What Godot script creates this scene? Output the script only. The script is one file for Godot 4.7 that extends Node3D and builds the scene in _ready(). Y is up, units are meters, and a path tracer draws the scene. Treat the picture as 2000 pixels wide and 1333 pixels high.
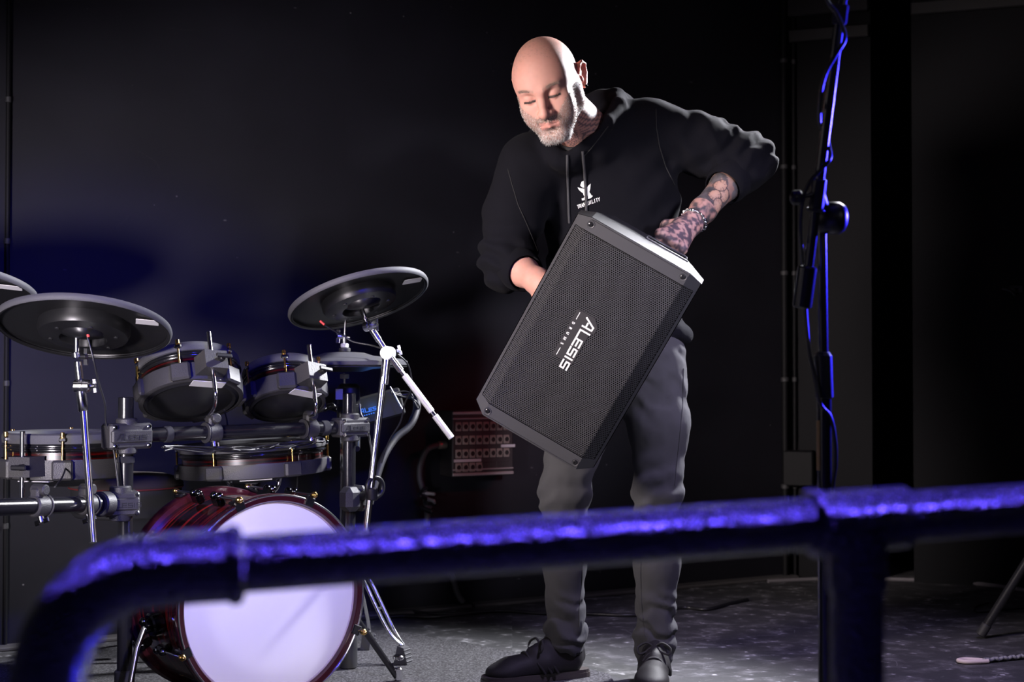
extends Node3D
# A man carries a drum amplifier past an electronic drum kit on a small black stage.

const FPX := 2800.0                       # focal length in pixels of the 2000 x 1333 frame
const CAM := Vector3(0, 0.823, 0)
var pitch := atan(53.5 / 2800.0)
var KR := Vector3(0.717, 0, -0.697)       # along the drum rack
var KN := Vector3(0.697, 0, 0.717)        # from the kit towards the audience
var WA := Vector3(-0.388, 0, -4.856)      # two points of the back wall's foot
var WB := Vector3(1.097, 0, -5.687)
var WN := Vector3.ZERO
var used := {}
var mats := {}

func ray(px: float, py: float) -> Vector3:
	return Vector3((px - 1000.0) / FPX, -(py - 666.5) / FPX, -1.0).rotated(Vector3.RIGHT, pitch)

func P(px: float, py: float, z: float) -> Vector3:          # a point of the picture at a depth
	var d := ray(px, py)
	return CAM + d * (z / -d.z)

func G(px: float, py: float, h := 0.0) -> Vector3:           # a point of the picture on the floor
	var d := ray(px, py)
	return CAM + d * ((h - CAM.y) / d.y)

func PL(px: float, py: float, at: Vector3, n: Vector3, off := 0.0) -> Vector3:   # on a plane
	var d := ray(px, py)
	return CAM + d * (((at - CAM).dot(n) + off) / d.dot(n))

func PW(px: float, py: float, off := 0.0) -> Vector3:        # on the back wall
	return PL(px, py, WA, WN, off)

func basis_y(y: Vector3, zhint := Vector3.BACK) -> Basis:
	y = y.normalized()
	var x := y.cross(zhint)
	if x.length() < 0.01:
		x = y.cross(Vector3.RIGHT)
	x = x.normalized()
	return Basis(x, y, x.cross(y).normalized())

func smooth_path(pts: Array, sub := 8) -> PackedVector3Array:
	var out := PackedVector3Array()
	for i in pts.size() - 1:
		var p0: Vector3 = pts[maxi(i - 1, 0)]
		var p1: Vector3 = pts[i]
		var p2: Vector3 = pts[i + 1]
		var p3: Vector3 = pts[mini(i + 2, pts.size() - 1)]
		for k in sub:
			out.append(p1.cubic_interpolate(p2, p0, p3, float(k) / sub))
	out.append(pts[pts.size() - 1])
	return out

class MB:
	var v := PackedVector3Array()
	var n := PackedVector3Array()
	var c := PackedColorArray()
	var uv := PackedVector2Array()
	var col := Color(1, 1, 1)
	var colored := false

	func tri(a: Vector3, b: Vector3, d: Vector3, na: Vector3, nb: Vector3, nd: Vector3) -> void:
		if (b - a).cross(d - a).dot(na + nb + nd) > 0.0:
			v.append(a); v.append(d); v.append(b)
			n.append(na); n.append(nd); n.append(nb)
		else:
			v.append(a); v.append(b); v.append(d)
			n.append(na); n.append(nb); n.append(nd)
		if colored:
			c.append(col); c.append(col); c.append(col)

	func quad(a: Vector3, b: Vector3, d: Vector3, e: Vector3, na: Vector3, nb: Vector3, nd: Vector3, ne: Vector3) -> void:
		tri(a, b, d, na, nb, nd)
		tri(a, d, e, na, nd, ne)

	func face(a: Vector3, b: Vector3, d: Vector3, e: Vector3, out: Vector3) -> void:
		var m := (b - a).cross(d - a)
		if m.length() < 1e-12:
			m = (d - a).cross(e - a)
		m = m.normalized()
		if m.dot(out) < 0.0:
			m = -m
		quad(a, b, d, e, m, m, m, m)

	func box(t: Transform3D, size: Vector3, b := 0.0) -> void:
		var h := size / 2.0
		b = minf(b, minf(h.x, minf(h.y, h.z)) * 0.9)
		var mid := t.origin
		var q := func(s: Vector3, ax: int) -> Vector3:
			var r := Vector3(h.x - b, h.y - b, h.z - b)
			r[ax] = h[ax]
			return t * (r * s)
		for ax in 3:
			var a1 := (ax + 1) % 3
			var a2 := (ax + 2) % 3
			for sg in [-1.0, 1.0]:
				var cs := []
				for k in [[-1, -1], [1, -1], [1, 1], [-1, 1]]:
					var s := Vector3.ZERO
					s[ax] = sg
					s[a1] = k[0]
					s[a2] = k[1]
					cs.append(q.call(s, ax))
				var nn: Vector3 = t.basis[ax].normalized() * sg
				quad(cs[0], cs[1], cs[2], cs[3], nn, nn, nn, nn)
			if b > 0.0:                                   # the four edges that run along ax
				for s1 in [-1.0, 1.0]:
					for s2 in [-1.0, 1.0]:
						var lo := Vector3.ZERO
						lo[ax] = -1
						lo[a1] = s1
						lo[a2] = s2
						var hi := lo
						hi[ax] = 1
						var o: Vector3 = t.basis[a1].normalized() * s1 + t.basis[a2].normalized() * s2
						face(q.call(lo, a1), q.call(hi, a1), q.call(hi, a2), q.call(lo, a2), o)
		if b > 0.0:
			for sx in [-1.0, 1.0]:
				for sy in [-1.0, 1.0]:
					for sz in [-1.0, 1.0]:
						var s := Vector3(sx, sy, sz)
						var o: Vector3 = (t.basis.orthonormalized() * s).normalized()
						tri(q.call(s, 0), q.call(s, 1), q.call(s, 2), o, o, o)

	func lathe(t: Transform3D, prof: Array, segs := 32, a0 := 0.0, a1 := TAU, smooth := 0.75) -> void:
		var m := prof.size()
		var sn := []
		for i in m - 1:
			var d: Vector2 = prof[i + 1] - prof[i]
			sn.append(Vector2(d.y, -d.x).normalized() if d.length() > 1e-9 else Vector2(1, 0))
		for i in m - 1:
			var p: Vector2 = prof[i]
			var w: Vector2 = prof[i + 1]
			var n0: Vector2 = sn[i]
			var n1: Vector2 = sn[i]
			if i > 0 and n0.dot(sn[i - 1]) > smooth:
				n0 = (n0 + sn[i - 1]).normalized()
			if i < m - 2 and n1.dot(sn[i + 1]) > smooth:
				n1 = (n1 + sn[i + 1]).normalized()
			for k in segs:
				var f0 := a0 + (a1 - a0) * k / segs
				var f1 := a0 + (a1 - a0) * (k + 1) / segs
				var d0 := Vector3(cos(f0), 0, sin(f0))
				var d1 := Vector3(cos(f1), 0, sin(f1))
				var B := t.basis
				var A00: Vector3 = t * (d0 * p.x + Vector3(0, p.y, 0))
				var A10: Vector3 = t * (d1 * p.x + Vector3(0, p.y, 0))
				var A01: Vector3 = t * (d0 * w.x + Vector3(0, w.y, 0))
				var A11: Vector3 = t * (d1 * w.x + Vector3(0, w.y, 0))
				var N00: Vector3 = (B * (d0 * n0.x + Vector3(0, n0.y, 0))).normalized()
				var N10: Vector3 = (B * (d1 * n0.x + Vector3(0, n0.y, 0))).normalized()
				var N01: Vector3 = (B * (d0 * n1.x + Vector3(0, n1.y, 0))).normalized()
				var N11: Vector3 = (B * (d1 * n1.x + Vector3(0, n1.y, 0))).normalized()
				if p.x < 1e-6:
					tri(A00, A01, A11, (N00 + N10).normalized(), N01, N11)
				elif w.x < 1e-6:
					tri(A00, A10, A01, N00, N10, (N01 + N11).normalized())
				else:
					quad(A00, A10, A11, A01, N00, N10, N11, N01)

	func cyl(a: Vector3, b: Vector3, r: float, segs := 16, bev := 0.0, r2 := -1.0) -> void:
		var y := b - a
		var L := y.length()
		if L < 1e-7:
			return
		y /= L
		var x := y.cross(Vector3(0.31, 0.17, 0.93)).normalized()
		var t := Transform3D(Basis(x, y, x.cross(y)), a)
		if r2 < 0.0:
			r2 = r
		if bev > 0.0:
			lathe(t, [Vector2(0, 0), Vector2(r - bev, 0), Vector2(r, bev), Vector2(r2, L - bev), Vector2(r2 - bev, L), Vector2(0, L)], segs, 0, TAU, 0.72)
		else:
			lathe(t, [Vector2(0, 0), Vector2(r, 0), Vector2(r2, L), Vector2(0, L)], segs)

	func ball(o: Vector3, r: Vector3, segs := 16, B := Basis.IDENTITY) -> void:
		var prof := []
		var h := int(segs / 2.0)
		for i in h + 1:
			var f := -PI / 2 + PI * i / h
			prof.append(Vector2(maxf(cos(f), 0.0) if i > 0 and i < h else 0.0, sin(f)))
		lathe(Transform3D(B * Basis.from_scale(r), o), prof, segs, 0, TAU, 0.3)

	func tube(path: PackedVector3Array, r, segs := 10, caps := true) -> void:
		var m := path.size()
		if m < 2:
			return
		var tan := path[1] - path[0]
		var x := tan.cross(Vector3(0.31, 0.87, 0.13)).normalized()
		var rings := []
		var norms := []
		for i in m:
			var d: Vector3 = (path[mini(i + 1, m - 1)] - path[maxi(i - 1, 0)]).normalized()
			x = (x - d * x.dot(d)).normalized()
			var y := d.cross(x)
			var rr: float = r if (r is float or r is int) else r[mini(i, r.size() - 1)]
			var ring := PackedVector3Array()
			var nr := PackedVector3Array()
			for k in segs:
				var f := TAU * k / segs
				var o := x * cos(f) + y * sin(f)
				nr.append(o)
				ring.append(path[i] + o * rr)
			rings.append(ring)
			norms.append(nr)
		for i in m - 1:
			for k in segs:
				var k2 := (k + 1) % segs
				quad(rings[i][k], rings[i][k2], rings[i + 1][k2], rings[i + 1][k], norms[i][k], norms[i][k2], norms[i + 1][k2], norms[i + 1][k])
		if caps:
			for e in [0, m - 1]:
				var o: Vector3 = (path[0] - path[1]).normalized() if e == 0 else (path[m - 1] - path[m - 2]).normalized()
				for k in segs:
					tri(path[e], rings[e][k], rings[e][(k + 1) % segs], o, o, o)

	func torus(t: Transform3D, R: float, r: float, segs := 32, sides := 10) -> void:
		var prof := []
		for i in sides + 1:
			var f := TAU * i / sides
			prof.append(Vector2(R + r * cos(f), r * sin(f)))
		prof.reverse()
		lathe2(t, prof, segs, R)

	func lathe2(t: Transform3D, prof: Array, segs: int, R: float) -> void:   # closed smooth profile round (R, 0)
		for i in prof.size() - 1:
			for k in segs:
				var q := []
				for e in [[i, k], [i, k + 1], [i + 1, k + 1], [i + 1, k]]:
					var f: float = TAU * e[1] / segs
					var p: Vector2 = prof[e[0]]
					var d := Vector3(cos(f), 0, sin(f))
					q.append(t * (d * p.x + Vector3(0, p.y, 0)))
					q.append((t.basis * (d * (p.x - R) + Vector3(0, p.y, 0))).normalized())
				quad(q[0], q[2], q[4], q[6], q[1], q[3], q[5], q[7])

	func prism(t: Transform3D, poly: PackedVector2Array, depth: float) -> void:   # extruded along local z
		var idx := Geometry2D.triangulate_polygon(poly)
		var nz := t.basis.z.normalized()
		for k in range(0, idx.size(), 3):
			var a := poly[idx[k]]
			var b := poly[idx[k + 1]]
			var d := poly[idx[k + 2]]
			tri(t * Vector3(a.x, a.y, depth), t * Vector3(b.x, b.y, depth), t * Vector3(d.x, d.y, depth), nz, nz, nz)
			tri(t * Vector3(a.x, a.y, 0), t * Vector3(b.x, b.y, 0), t * Vector3(d.x, d.y, 0), -nz, -nz, -nz)
		var area := 0.0
		for k in poly.size():
			area += poly[k].cross(poly[(k + 1) % poly.size()])
		for k in poly.size():
			var a := poly[k]
			var b := poly[(k + 1) % poly.size()]
			var e := (b - a)
			var o2 := Vector2(e.y, -e.x).normalized() * signf(area)
			var o := (t.basis * Vector3(o2.x, o2.y, 0)).normalized()
			quad(t * Vector3(a.x, a.y, 0), t * Vector3(b.x, b.y, 0), t * Vector3(b.x, b.y, depth), t * Vector3(a.x, a.y, depth), o, o, o, o)

	func commit() -> ArrayMesh:
		var arr := []
		arr.resize(Mesh.ARRAY_MAX)
		arr[Mesh.ARRAY_VERTEX] = v
		arr[Mesh.ARRAY_NORMAL] = n
		if c.size() == v.size() and v.size() > 0:
			arr[Mesh.ARRAY_COLOR] = c
		if uv.size() == v.size() and v.size() > 0:
			arr[Mesh.ARRAY_TEX_UV] = uv
		var m := ArrayMesh.new()
		m.add_surface_from_arrays(Mesh.PRIMITIVE_TRIANGLES, arr)
		return m

func numbered(called: String) -> String:
	if not used.has(called):
		used[called] = 0
		return called
	used[called] += 1
	return "%s_%03d" % [called, used[called]]

func thing(called: String, label: String, category: String, base: Vector3, group := "") -> Node3D:
	var o := Node3D.new()
	o.name = numbered(called)
	add_child(o)
	o.position = base
	o.set_meta("label", label)
	o.set_meta("category", category)
	if group:
		o.set_meta("group", group)
	return o

func part(parent: Node3D, called: String, mb: MB, m: Material, label := "") -> MeshInstance3D:
	var o := MeshInstance3D.new()
	o.name = called
	o.mesh = mb.commit()
	o.material_override = m
	parent.add_child(o, true)
	if parent.get_parent() == self and parent.position != Vector3.ZERO:
		o.position = -parent.position
	if label:
		o.set_meta("label", label)
	return o

func solo(called: String, mb: MB, m: Material, label: String, category: String, group := "") -> MeshInstance3D:
	var o := MeshInstance3D.new()
	o.name = numbered(called)
	o.mesh = mb.commit()
	o.material_override = m
	add_child(o)
	o.set_meta("label", label)
	o.set_meta("category", category)
	if group:
		o.set_meta("group", group)
	return o

func struct(called: String, mb: MB, m: Material) -> MeshInstance3D:
	var o := MeshInstance3D.new()
	o.name = numbered(called)
	o.mesh = mb.commit()
	o.material_override = m
	add_child(o)
	o.set_meta("kind", "structure")
	return o

func lin(r: float, g: float, b: float) -> Color:
	return Color(r, g, b).linear_to_srgb()

func mat(called: String, col: Color, rough := 0.5, metal := 0.0, spec := 0.5) -> StandardMaterial3D:
	if mats.has(called):
		return mats[called]
	var m := StandardMaterial3D.new()
	m.resource_name = called
	m.albedo_color = col
	m.roughness = rough
	m.metallic = metal
	m.metallic_specular = spec
	mats[called] = m
	return m

func bump(m: StandardMaterial3D, freq: float, size_cm: float, scale := 1.0, kind := FastNoiseLite.TYPE_SIMPLEX_SMOOTH, oct := 4) -> void:
	var nz := FastNoiseLite.new()
	nz.seed = 7
	nz.noise_type = kind
	nz.frequency = freq
	nz.fractal_octaves = oct
	var t := NoiseTexture2D.new()
	t.noise = nz
	t.width = 512
	t.height = 512
	t.seamless = true
	m.heightmap_enabled = true
	m.heightmap_texture = t
	m.heightmap_scale = size_cm
	m.uv1_triplanar = true
	m.uv1_scale = Vector3.ONE * scale

# ---------------------------------------------------------------- stroke lettering
# glyphs as strokes in a box of width w and height 1; each stroke becomes a flat bar
func stroke_bar(mb: MB, t: Transform3D, a: Vector2, b: Vector2, th: float, depth: float) -> void:
	var d := (b - a).normalized()
	var o := Vector2(-d.y, d.x) * th / 2.0
	var e := d * th * 0.5
	mb.prism(t, PackedVector2Array([a - e - o, b + e - o, b + e + o, a - e + o]), depth)

func wordmark(mb: MB, t: Transform3D, h: float, depth: float) -> float:
	# the squared capitals of the maker's mark, drawn as strokes; returns the width
	var g := {
		"A": [1.25, [[0, 0, .62, 1], [.62, 1, 1.0, 1], [1.0, 1, 1.0, 0], [.5, .34, 1.0, .34]]],
		"L": [.85, [[.05, 1, .05, 0], [.05, 0, 1.15, 0]]],
		"E": [1.0, [[.1, .0, .1, .72], [.1, .72, .9, .72], [.1, .36, .85, .36], [.1, 0, .95, 0]]],
		"S": [1.0, [[.9, .72, .1, .72], [.1, .72, .1, .36], [.1, .36, .9, .36], [.9, .36, .9, 0], [.9, 0, .05, 0]]],
		"I": [.32, [[.12, 0, .12, .72]]],
	}
	var x := 0.0
	for ch in "ALESIS":
		var e: Array = g[ch]
		for s in e[1]:
			stroke_bar(mb, t, Vector2(x + s[0] * .9, s[1]) * h, Vector2(x + s[2] * .9, s[3]) * h, h * .17, depth)
		x += e[0] * .9 + .16
	return x * h

func text_mesh(words: String, size: float, depth: float, bold := true) -> TextMesh:
	var f := SystemFont.new()
	f.font_names = PackedStringArray(["Droid Sans"])
	f.font_weight = 700 if bold else 400
	var m := TextMesh.new()
	m.text = words
	m.font = f
	m.font_size = 64
	m.pixel_size = size / 64.0
	m.depth = depth
	m.curve_step = 2.0
	return m

func lamp(called: String, at: Vector3, to: Vector3, col: Color, energy: float, angle: float, size: float, soft: float, label: String, glow := 2.0, floor_stand := false) -> void:
	var d := (to - at).normalized()
	var t := thing(called, label, "lamp", at)
	var B := basis_y(d, Vector3.UP)
	var can := MB.new()
	var r := size * 1.12
	can.lathe(Transform3D(B, at - d * 0.02), [Vector2(0, -0.26), Vector2(r * .55, -0.26), Vector2(r * .75, -0.2), Vector2(r, -0.12), Vector2(r, 0.0), Vector2(r * .96, 0.0), Vector2(r * .96, -0.1), Vector2(0, -0.1)], 32)
	part(t, "housing", can, mat("lamp_black", lin(.02, .02, .02), .5))
	var lens := MB.new()
	lens.lathe(Transform3D(B, at - d * 0.05), [Vector2(size, 0), Vector2(size * .7, .008), Vector2(0, .012)], 32)
	var lm := StandardMaterial3D.new()
	lm.resource_name = called + "_lens"
	lm.albedo_color = Color(0.1, 0.1, 0.1)
	lm.emission_enabled = true
	lm.emission = col
	lm.emission_energy_multiplier = glow
	part(t, "lens", lens, lm)
	var yoke := MB.new()
	var side := d.cross(Vector3.UP).normalized()
	var ceil_y := 2.9
	if floor_stand:
		yoke.cyl(Vector3(at.x, 0.005, at.z) - d * .1, at - d * .1 - Vector3(0, r, 0), .014, 12)
		yoke.cyl(Vector3(at.x, 0.0, at.z) - d * .1, Vector3(at.x, 0.012, at.z) - d * .1, .12, 24)
	else:
		var q := at - d * .1
		yoke.tube(PackedVector3Array([q + side * (r + .012), q + side * (r + .012) + Vector3.UP * (r + .06), q - side * (r + .012) + Vector3.UP * (r + .06), q - side * (r + .012)]), .009, 8)
		yoke.cyl(q + Vector3.UP * (r + .06), Vector3(q.x, ceil_y, q.z), .012, 12)
	part(t, "stand" if floor_stand else "bracket", yoke, mat("lamp_black", Color.BLACK))
	var l := SpotLight3D.new()
	l.name = "light"
	t.add_child(l)
	l.position = d * 0.03
	l.basis = Basis.looking_at(d, Vector3.UP if absf(d.y) < .95 else Vector3.RIGHT)
	l.light_color = col
	l.light_energy = energy
	l.spot_angle = angle
	l.spot_angle_attenuation = soft
	l.light_size = size
	l.spot_range = 20.0
	l.spot_attenuation = 2.0
	l.shadow_enabled = true

func setup() -> void:
	WN = (WB - WA).normalized().cross(Vector3.UP)
	if WN.z < 0:
		WN = -WN
	var cam := Camera3D.new()
	cam.name = "camera"
	add_child(cam)
	cam.position = CAM
	cam.rotation.x = pitch
	cam.fov = rad_to_deg(2.0 * atan(666.5 / FPX))
	cam.near = 0.05
	cam.far = 60.0
	var ca := CameraAttributesPhysical.new()
	ca.frustum_focal_length = 24.0 * FPX / 1333.0
	ca.exposure_aperture = 4.0
	ca.frustum_focus_distance = 3.55
	cam.attributes = ca
	var we := WorldEnvironment.new()
	we.name = "environment"
	var e := Environment.new()
	e.background_mode = Environment.BG_COLOR
	e.background_color = Color.BLACK
	e.tonemap_mode = Environment.TONE_MAPPER_LINEAR
	e.tonemap_exposure = 1.0
	e.sdfgi_enabled = true
	e.ssao_enabled = true
	e.ssil_enabled = true
	we.environment = e
	add_child(we)
	var white := Color(1.0, 0.96, 1.0)
	# soft lamp low at the kit's side: the cymbals' shadows lie high on the wall
	lamp("studio_lamp", Vector3(-1.5, 0.7, -1.2), PW(340, 610), white, 11.0, 21.0, 0.16, 1.0, "white studio lamp on a low stand beside the drum kit", 3.0, true)
	# soft lamp from the kit's side on the man's face and the amplifier
	lamp("studio_lamp", Vector3(-1.4, 1.3, -2.2), P(1140, 580, 3.65), Color(1.0, 0.94, 0.93), 10.0, 23.0, 0.2, 0.8, "white studio lamp hanging in front of the drum kit", 3.0)
	# weak lamp from the other side on the forearm and the knees
	lamp("studio_lamp", Vector3(1.4, 1.45, -1.6), P(1370, 520, 3.6), Color(0.95, 0.93, 1.0), 5.5, 14.0, 0.15, 0.9, "small white studio lamp hanging beyond the microphone stand", 3.0)
	# narrow lamp on the bass drum's head
	lamp("spot_lamp", Vector3(0.6, 1.4, -0.35), P(545, 1190, 3.44), white, 8.5, 7.5, 0.08, 0.5, "narrow white spot lamp hanging in front of the stage, aimed at the bass drum", 3.0)
	# hard lamp behind the man, above the corner
	lamp("spot_lamp", Vector3(1.65, 2.35, -4.9), P(1180, 560, 3.7), Color(0.97, 0.97, 1.0), 36.0, 28.0, 0.12, 0.6, "white spot lamp hanging from the ceiling behind the man", 3.0)
	# lamp over the front of the stage floor
	lamp("spot_lamp", Vector3(1.2, 2.6, -2.6), Vector3(.75, 0, -3.65), Color(0.82, 0.76, 1.0), 7.0, 25.0, 0.15, 0.9, "pale violet spot lamp hanging above the front of the stage", 3.0)
	# coloured stage lamps
	lamp("stage_lamp", Vector3(0.8, 2.4, -0.5), P(330, 780, 3.7), Color(0.2, 0.18, 1.0), 10.0, 13.5, 0.09, 0.6, "round stage lamp with blue lens aimed at the drum kit", 3.0)
	lamp("stage_lamp", Vector3(0.6, 2.5, -2.0), Vector3(0.1, 0.66, -1.2), Color(0.38, 0.3, 1.0), 42.0, 22.0, 0.2, 0.8, "round stage lamp with violet lens above the blue rail", 3.0)
	lamp("stage_lamp", Vector3(2.3, 2.0, -3.4), PW(960, 850), Color(1.0, 0.1, 0.2), 0.9, 7.0, 0.08, 0.9, "round stage lamp with red lens aimed at the wall box", 3.0)
	lamp("stage_lamp", Vector3(2.1, 1.35, -3.7), P(1600, 400, 2.5), Color(0.2, 0.18, 1.0), 45.0, 16.0, 0.1, 0.7, "round stage lamp with blue lens beside the microphone stand", 3.0)

func wall_material() -> StandardMaterial3D:
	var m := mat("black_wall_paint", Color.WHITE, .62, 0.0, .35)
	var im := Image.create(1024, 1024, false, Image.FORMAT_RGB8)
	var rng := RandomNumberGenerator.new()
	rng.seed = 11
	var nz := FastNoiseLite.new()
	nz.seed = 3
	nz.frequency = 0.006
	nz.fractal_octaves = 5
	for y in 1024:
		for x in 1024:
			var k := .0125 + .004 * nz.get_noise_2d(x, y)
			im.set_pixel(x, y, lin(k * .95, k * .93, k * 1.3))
	for i in 46:                                       # paint chips and scuffs
		var x := rng.randi_range(6, 1010)
		var y := rng.randi_range(6, 1010)
		var s := rng.randi_range(1, 2)
		var g := rng.randf_range(.08, .3)
		im.fill_rect(Rect2i(x, y, s, s), lin(g, g * .95, g))
	for i in 26:
		var x := rng.randf_range(30, 990)
		var y := rng.randf_range(30, 990)
		var a := rng.randf() * TAU
		for k in rng.randi_range(10, 50):
			a += rng.randf_range(-.12, .12)
			x += cos(a)
			y += sin(a)
			var g := rng.randf_range(.018, .026)
			im.set_pixel(clampi(int(x), 0, 1023), clampi(int(y), 0, 1023), lin(g, g, g * 1.1))
	m.albedo_texture = ImageTexture.create_from_image(im)
	m.uv1_triplanar = true
	m.uv1_world_triplanar = true
	m.uv1_scale = Vector3.ONE * 0.42
	return m

func floor_material() -> StandardMaterial3D:
	var m := mat("scuffed_stage_floor", Color.WHITE, .62, 0.0, .4)
	var N := 1024
	var im := Image.create(N, N, false, Image.FORMAT_RGB8)
	var hm := Image.create(N, N, false, Image.FORMAT_RGB8)
	var a := FastNoiseLite.new()
	a.seed = 5
	a.frequency = 0.012
	a.fractal_octaves = 6
	a.fractal_gain = .62
	var b := FastNoiseLite.new()
	b.seed = 9
	b.noise_type = FastNoiseLite.TYPE_CELLULAR
	b.frequency = 0.03
	b.cellular_return_type = FastNoiseLite.RETURN_DISTANCE
	b.domain_warp_enabled = true
	b.domain_warp_amplitude = 26.0
	b.domain_warp_frequency = .02
	for y in N:
		for x in N:
			var k := a.get_noise_2d(x * .8, y)
			var w := b.get_noise_2d(x * .8, y)
			var g := .045 + .09 * clampf(k + .1, 0, 1)
			var spot := clampf((-.72 - w) * 7.0, 0, 1) * clampf(k * 2.2 + .3, 0, 1)
			g += spot * .42
			g += maxf(0, k - .3) * .2
			im.set_pixel(x, y, lin(g, g * .985, g * 1.05))
			var h := clampf(.5 + k * .4, 0, 1)
			hm.set_pixel(x, y, Color(h, h, h))
	var rng := RandomNumberGenerator.new()
	rng.seed = 21
	for i in 500:
		var g := rng.randf_range(.2, .6)
		im.set_pixel(rng.randi_range(0, N - 1), rng.randi_range(0, N - 1), lin(g, g, g))
	for i in 60:
		var x := rng.randf_range(30, 990)
		var y := rng.randf_range(30, 990)
		var f := rng.randf() * TAU
		for k in rng.randi_range(15, 80):
			f += rng.randf_range(-.05, .05)
			x += cos(f)
			y += sin(f)
			im.set_pixel(clampi(int(x), 0, N - 1), clampi(int(y), 0, N - 1), lin(.22, .22, .23))
	m.albedo_texture = ImageTexture.create_from_image(im)
	m.heightmap_enabled = true
	m.heightmap_texture = ImageTexture.create_from_image(hm)
	m.heightmap_scale = .25
	m.uv1_triplanar = true
	m.uv1_world_triplanar = true
	m.uv1_scale = Vector3.ONE * 0.8
	return m

func slab(mb: MB, a: Vector3, b: Vector3, thick: Vector3, y0: float, y1: float) -> void:
	# an upright wall from a to b; thick points away from the room
	var q := [a, b, b + thick, a + thick]
	for k in 4:
		var p0: Vector3 = q[k]
		var p1: Vector3 = q[(k + 1) % 4]
		var o := (p1 - p0).cross(Vector3.UP)
		var mid := (a + b + thick) / 2.0
		mb.face(Vector3(p0.x, y0, p0.z), Vector3(p1.x, y0, p1.z), Vector3(p1.x, y1, p1.z), Vector3(p0.x, y1, p0.z), (p0 + p1) / 2.0 - mid if (a + b + thick).length() > 0 else o)
	for y in [y0, y1]:
		mb.face(Vector3(q[0].x, y, q[0].z), Vector3(q[1].x, y, q[1].z), Vector3(q[2].x, y, q[2].z), Vector3(q[3].x, y, q[3].z), Vector3.UP if y == y1 else Vector3.DOWN)

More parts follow.
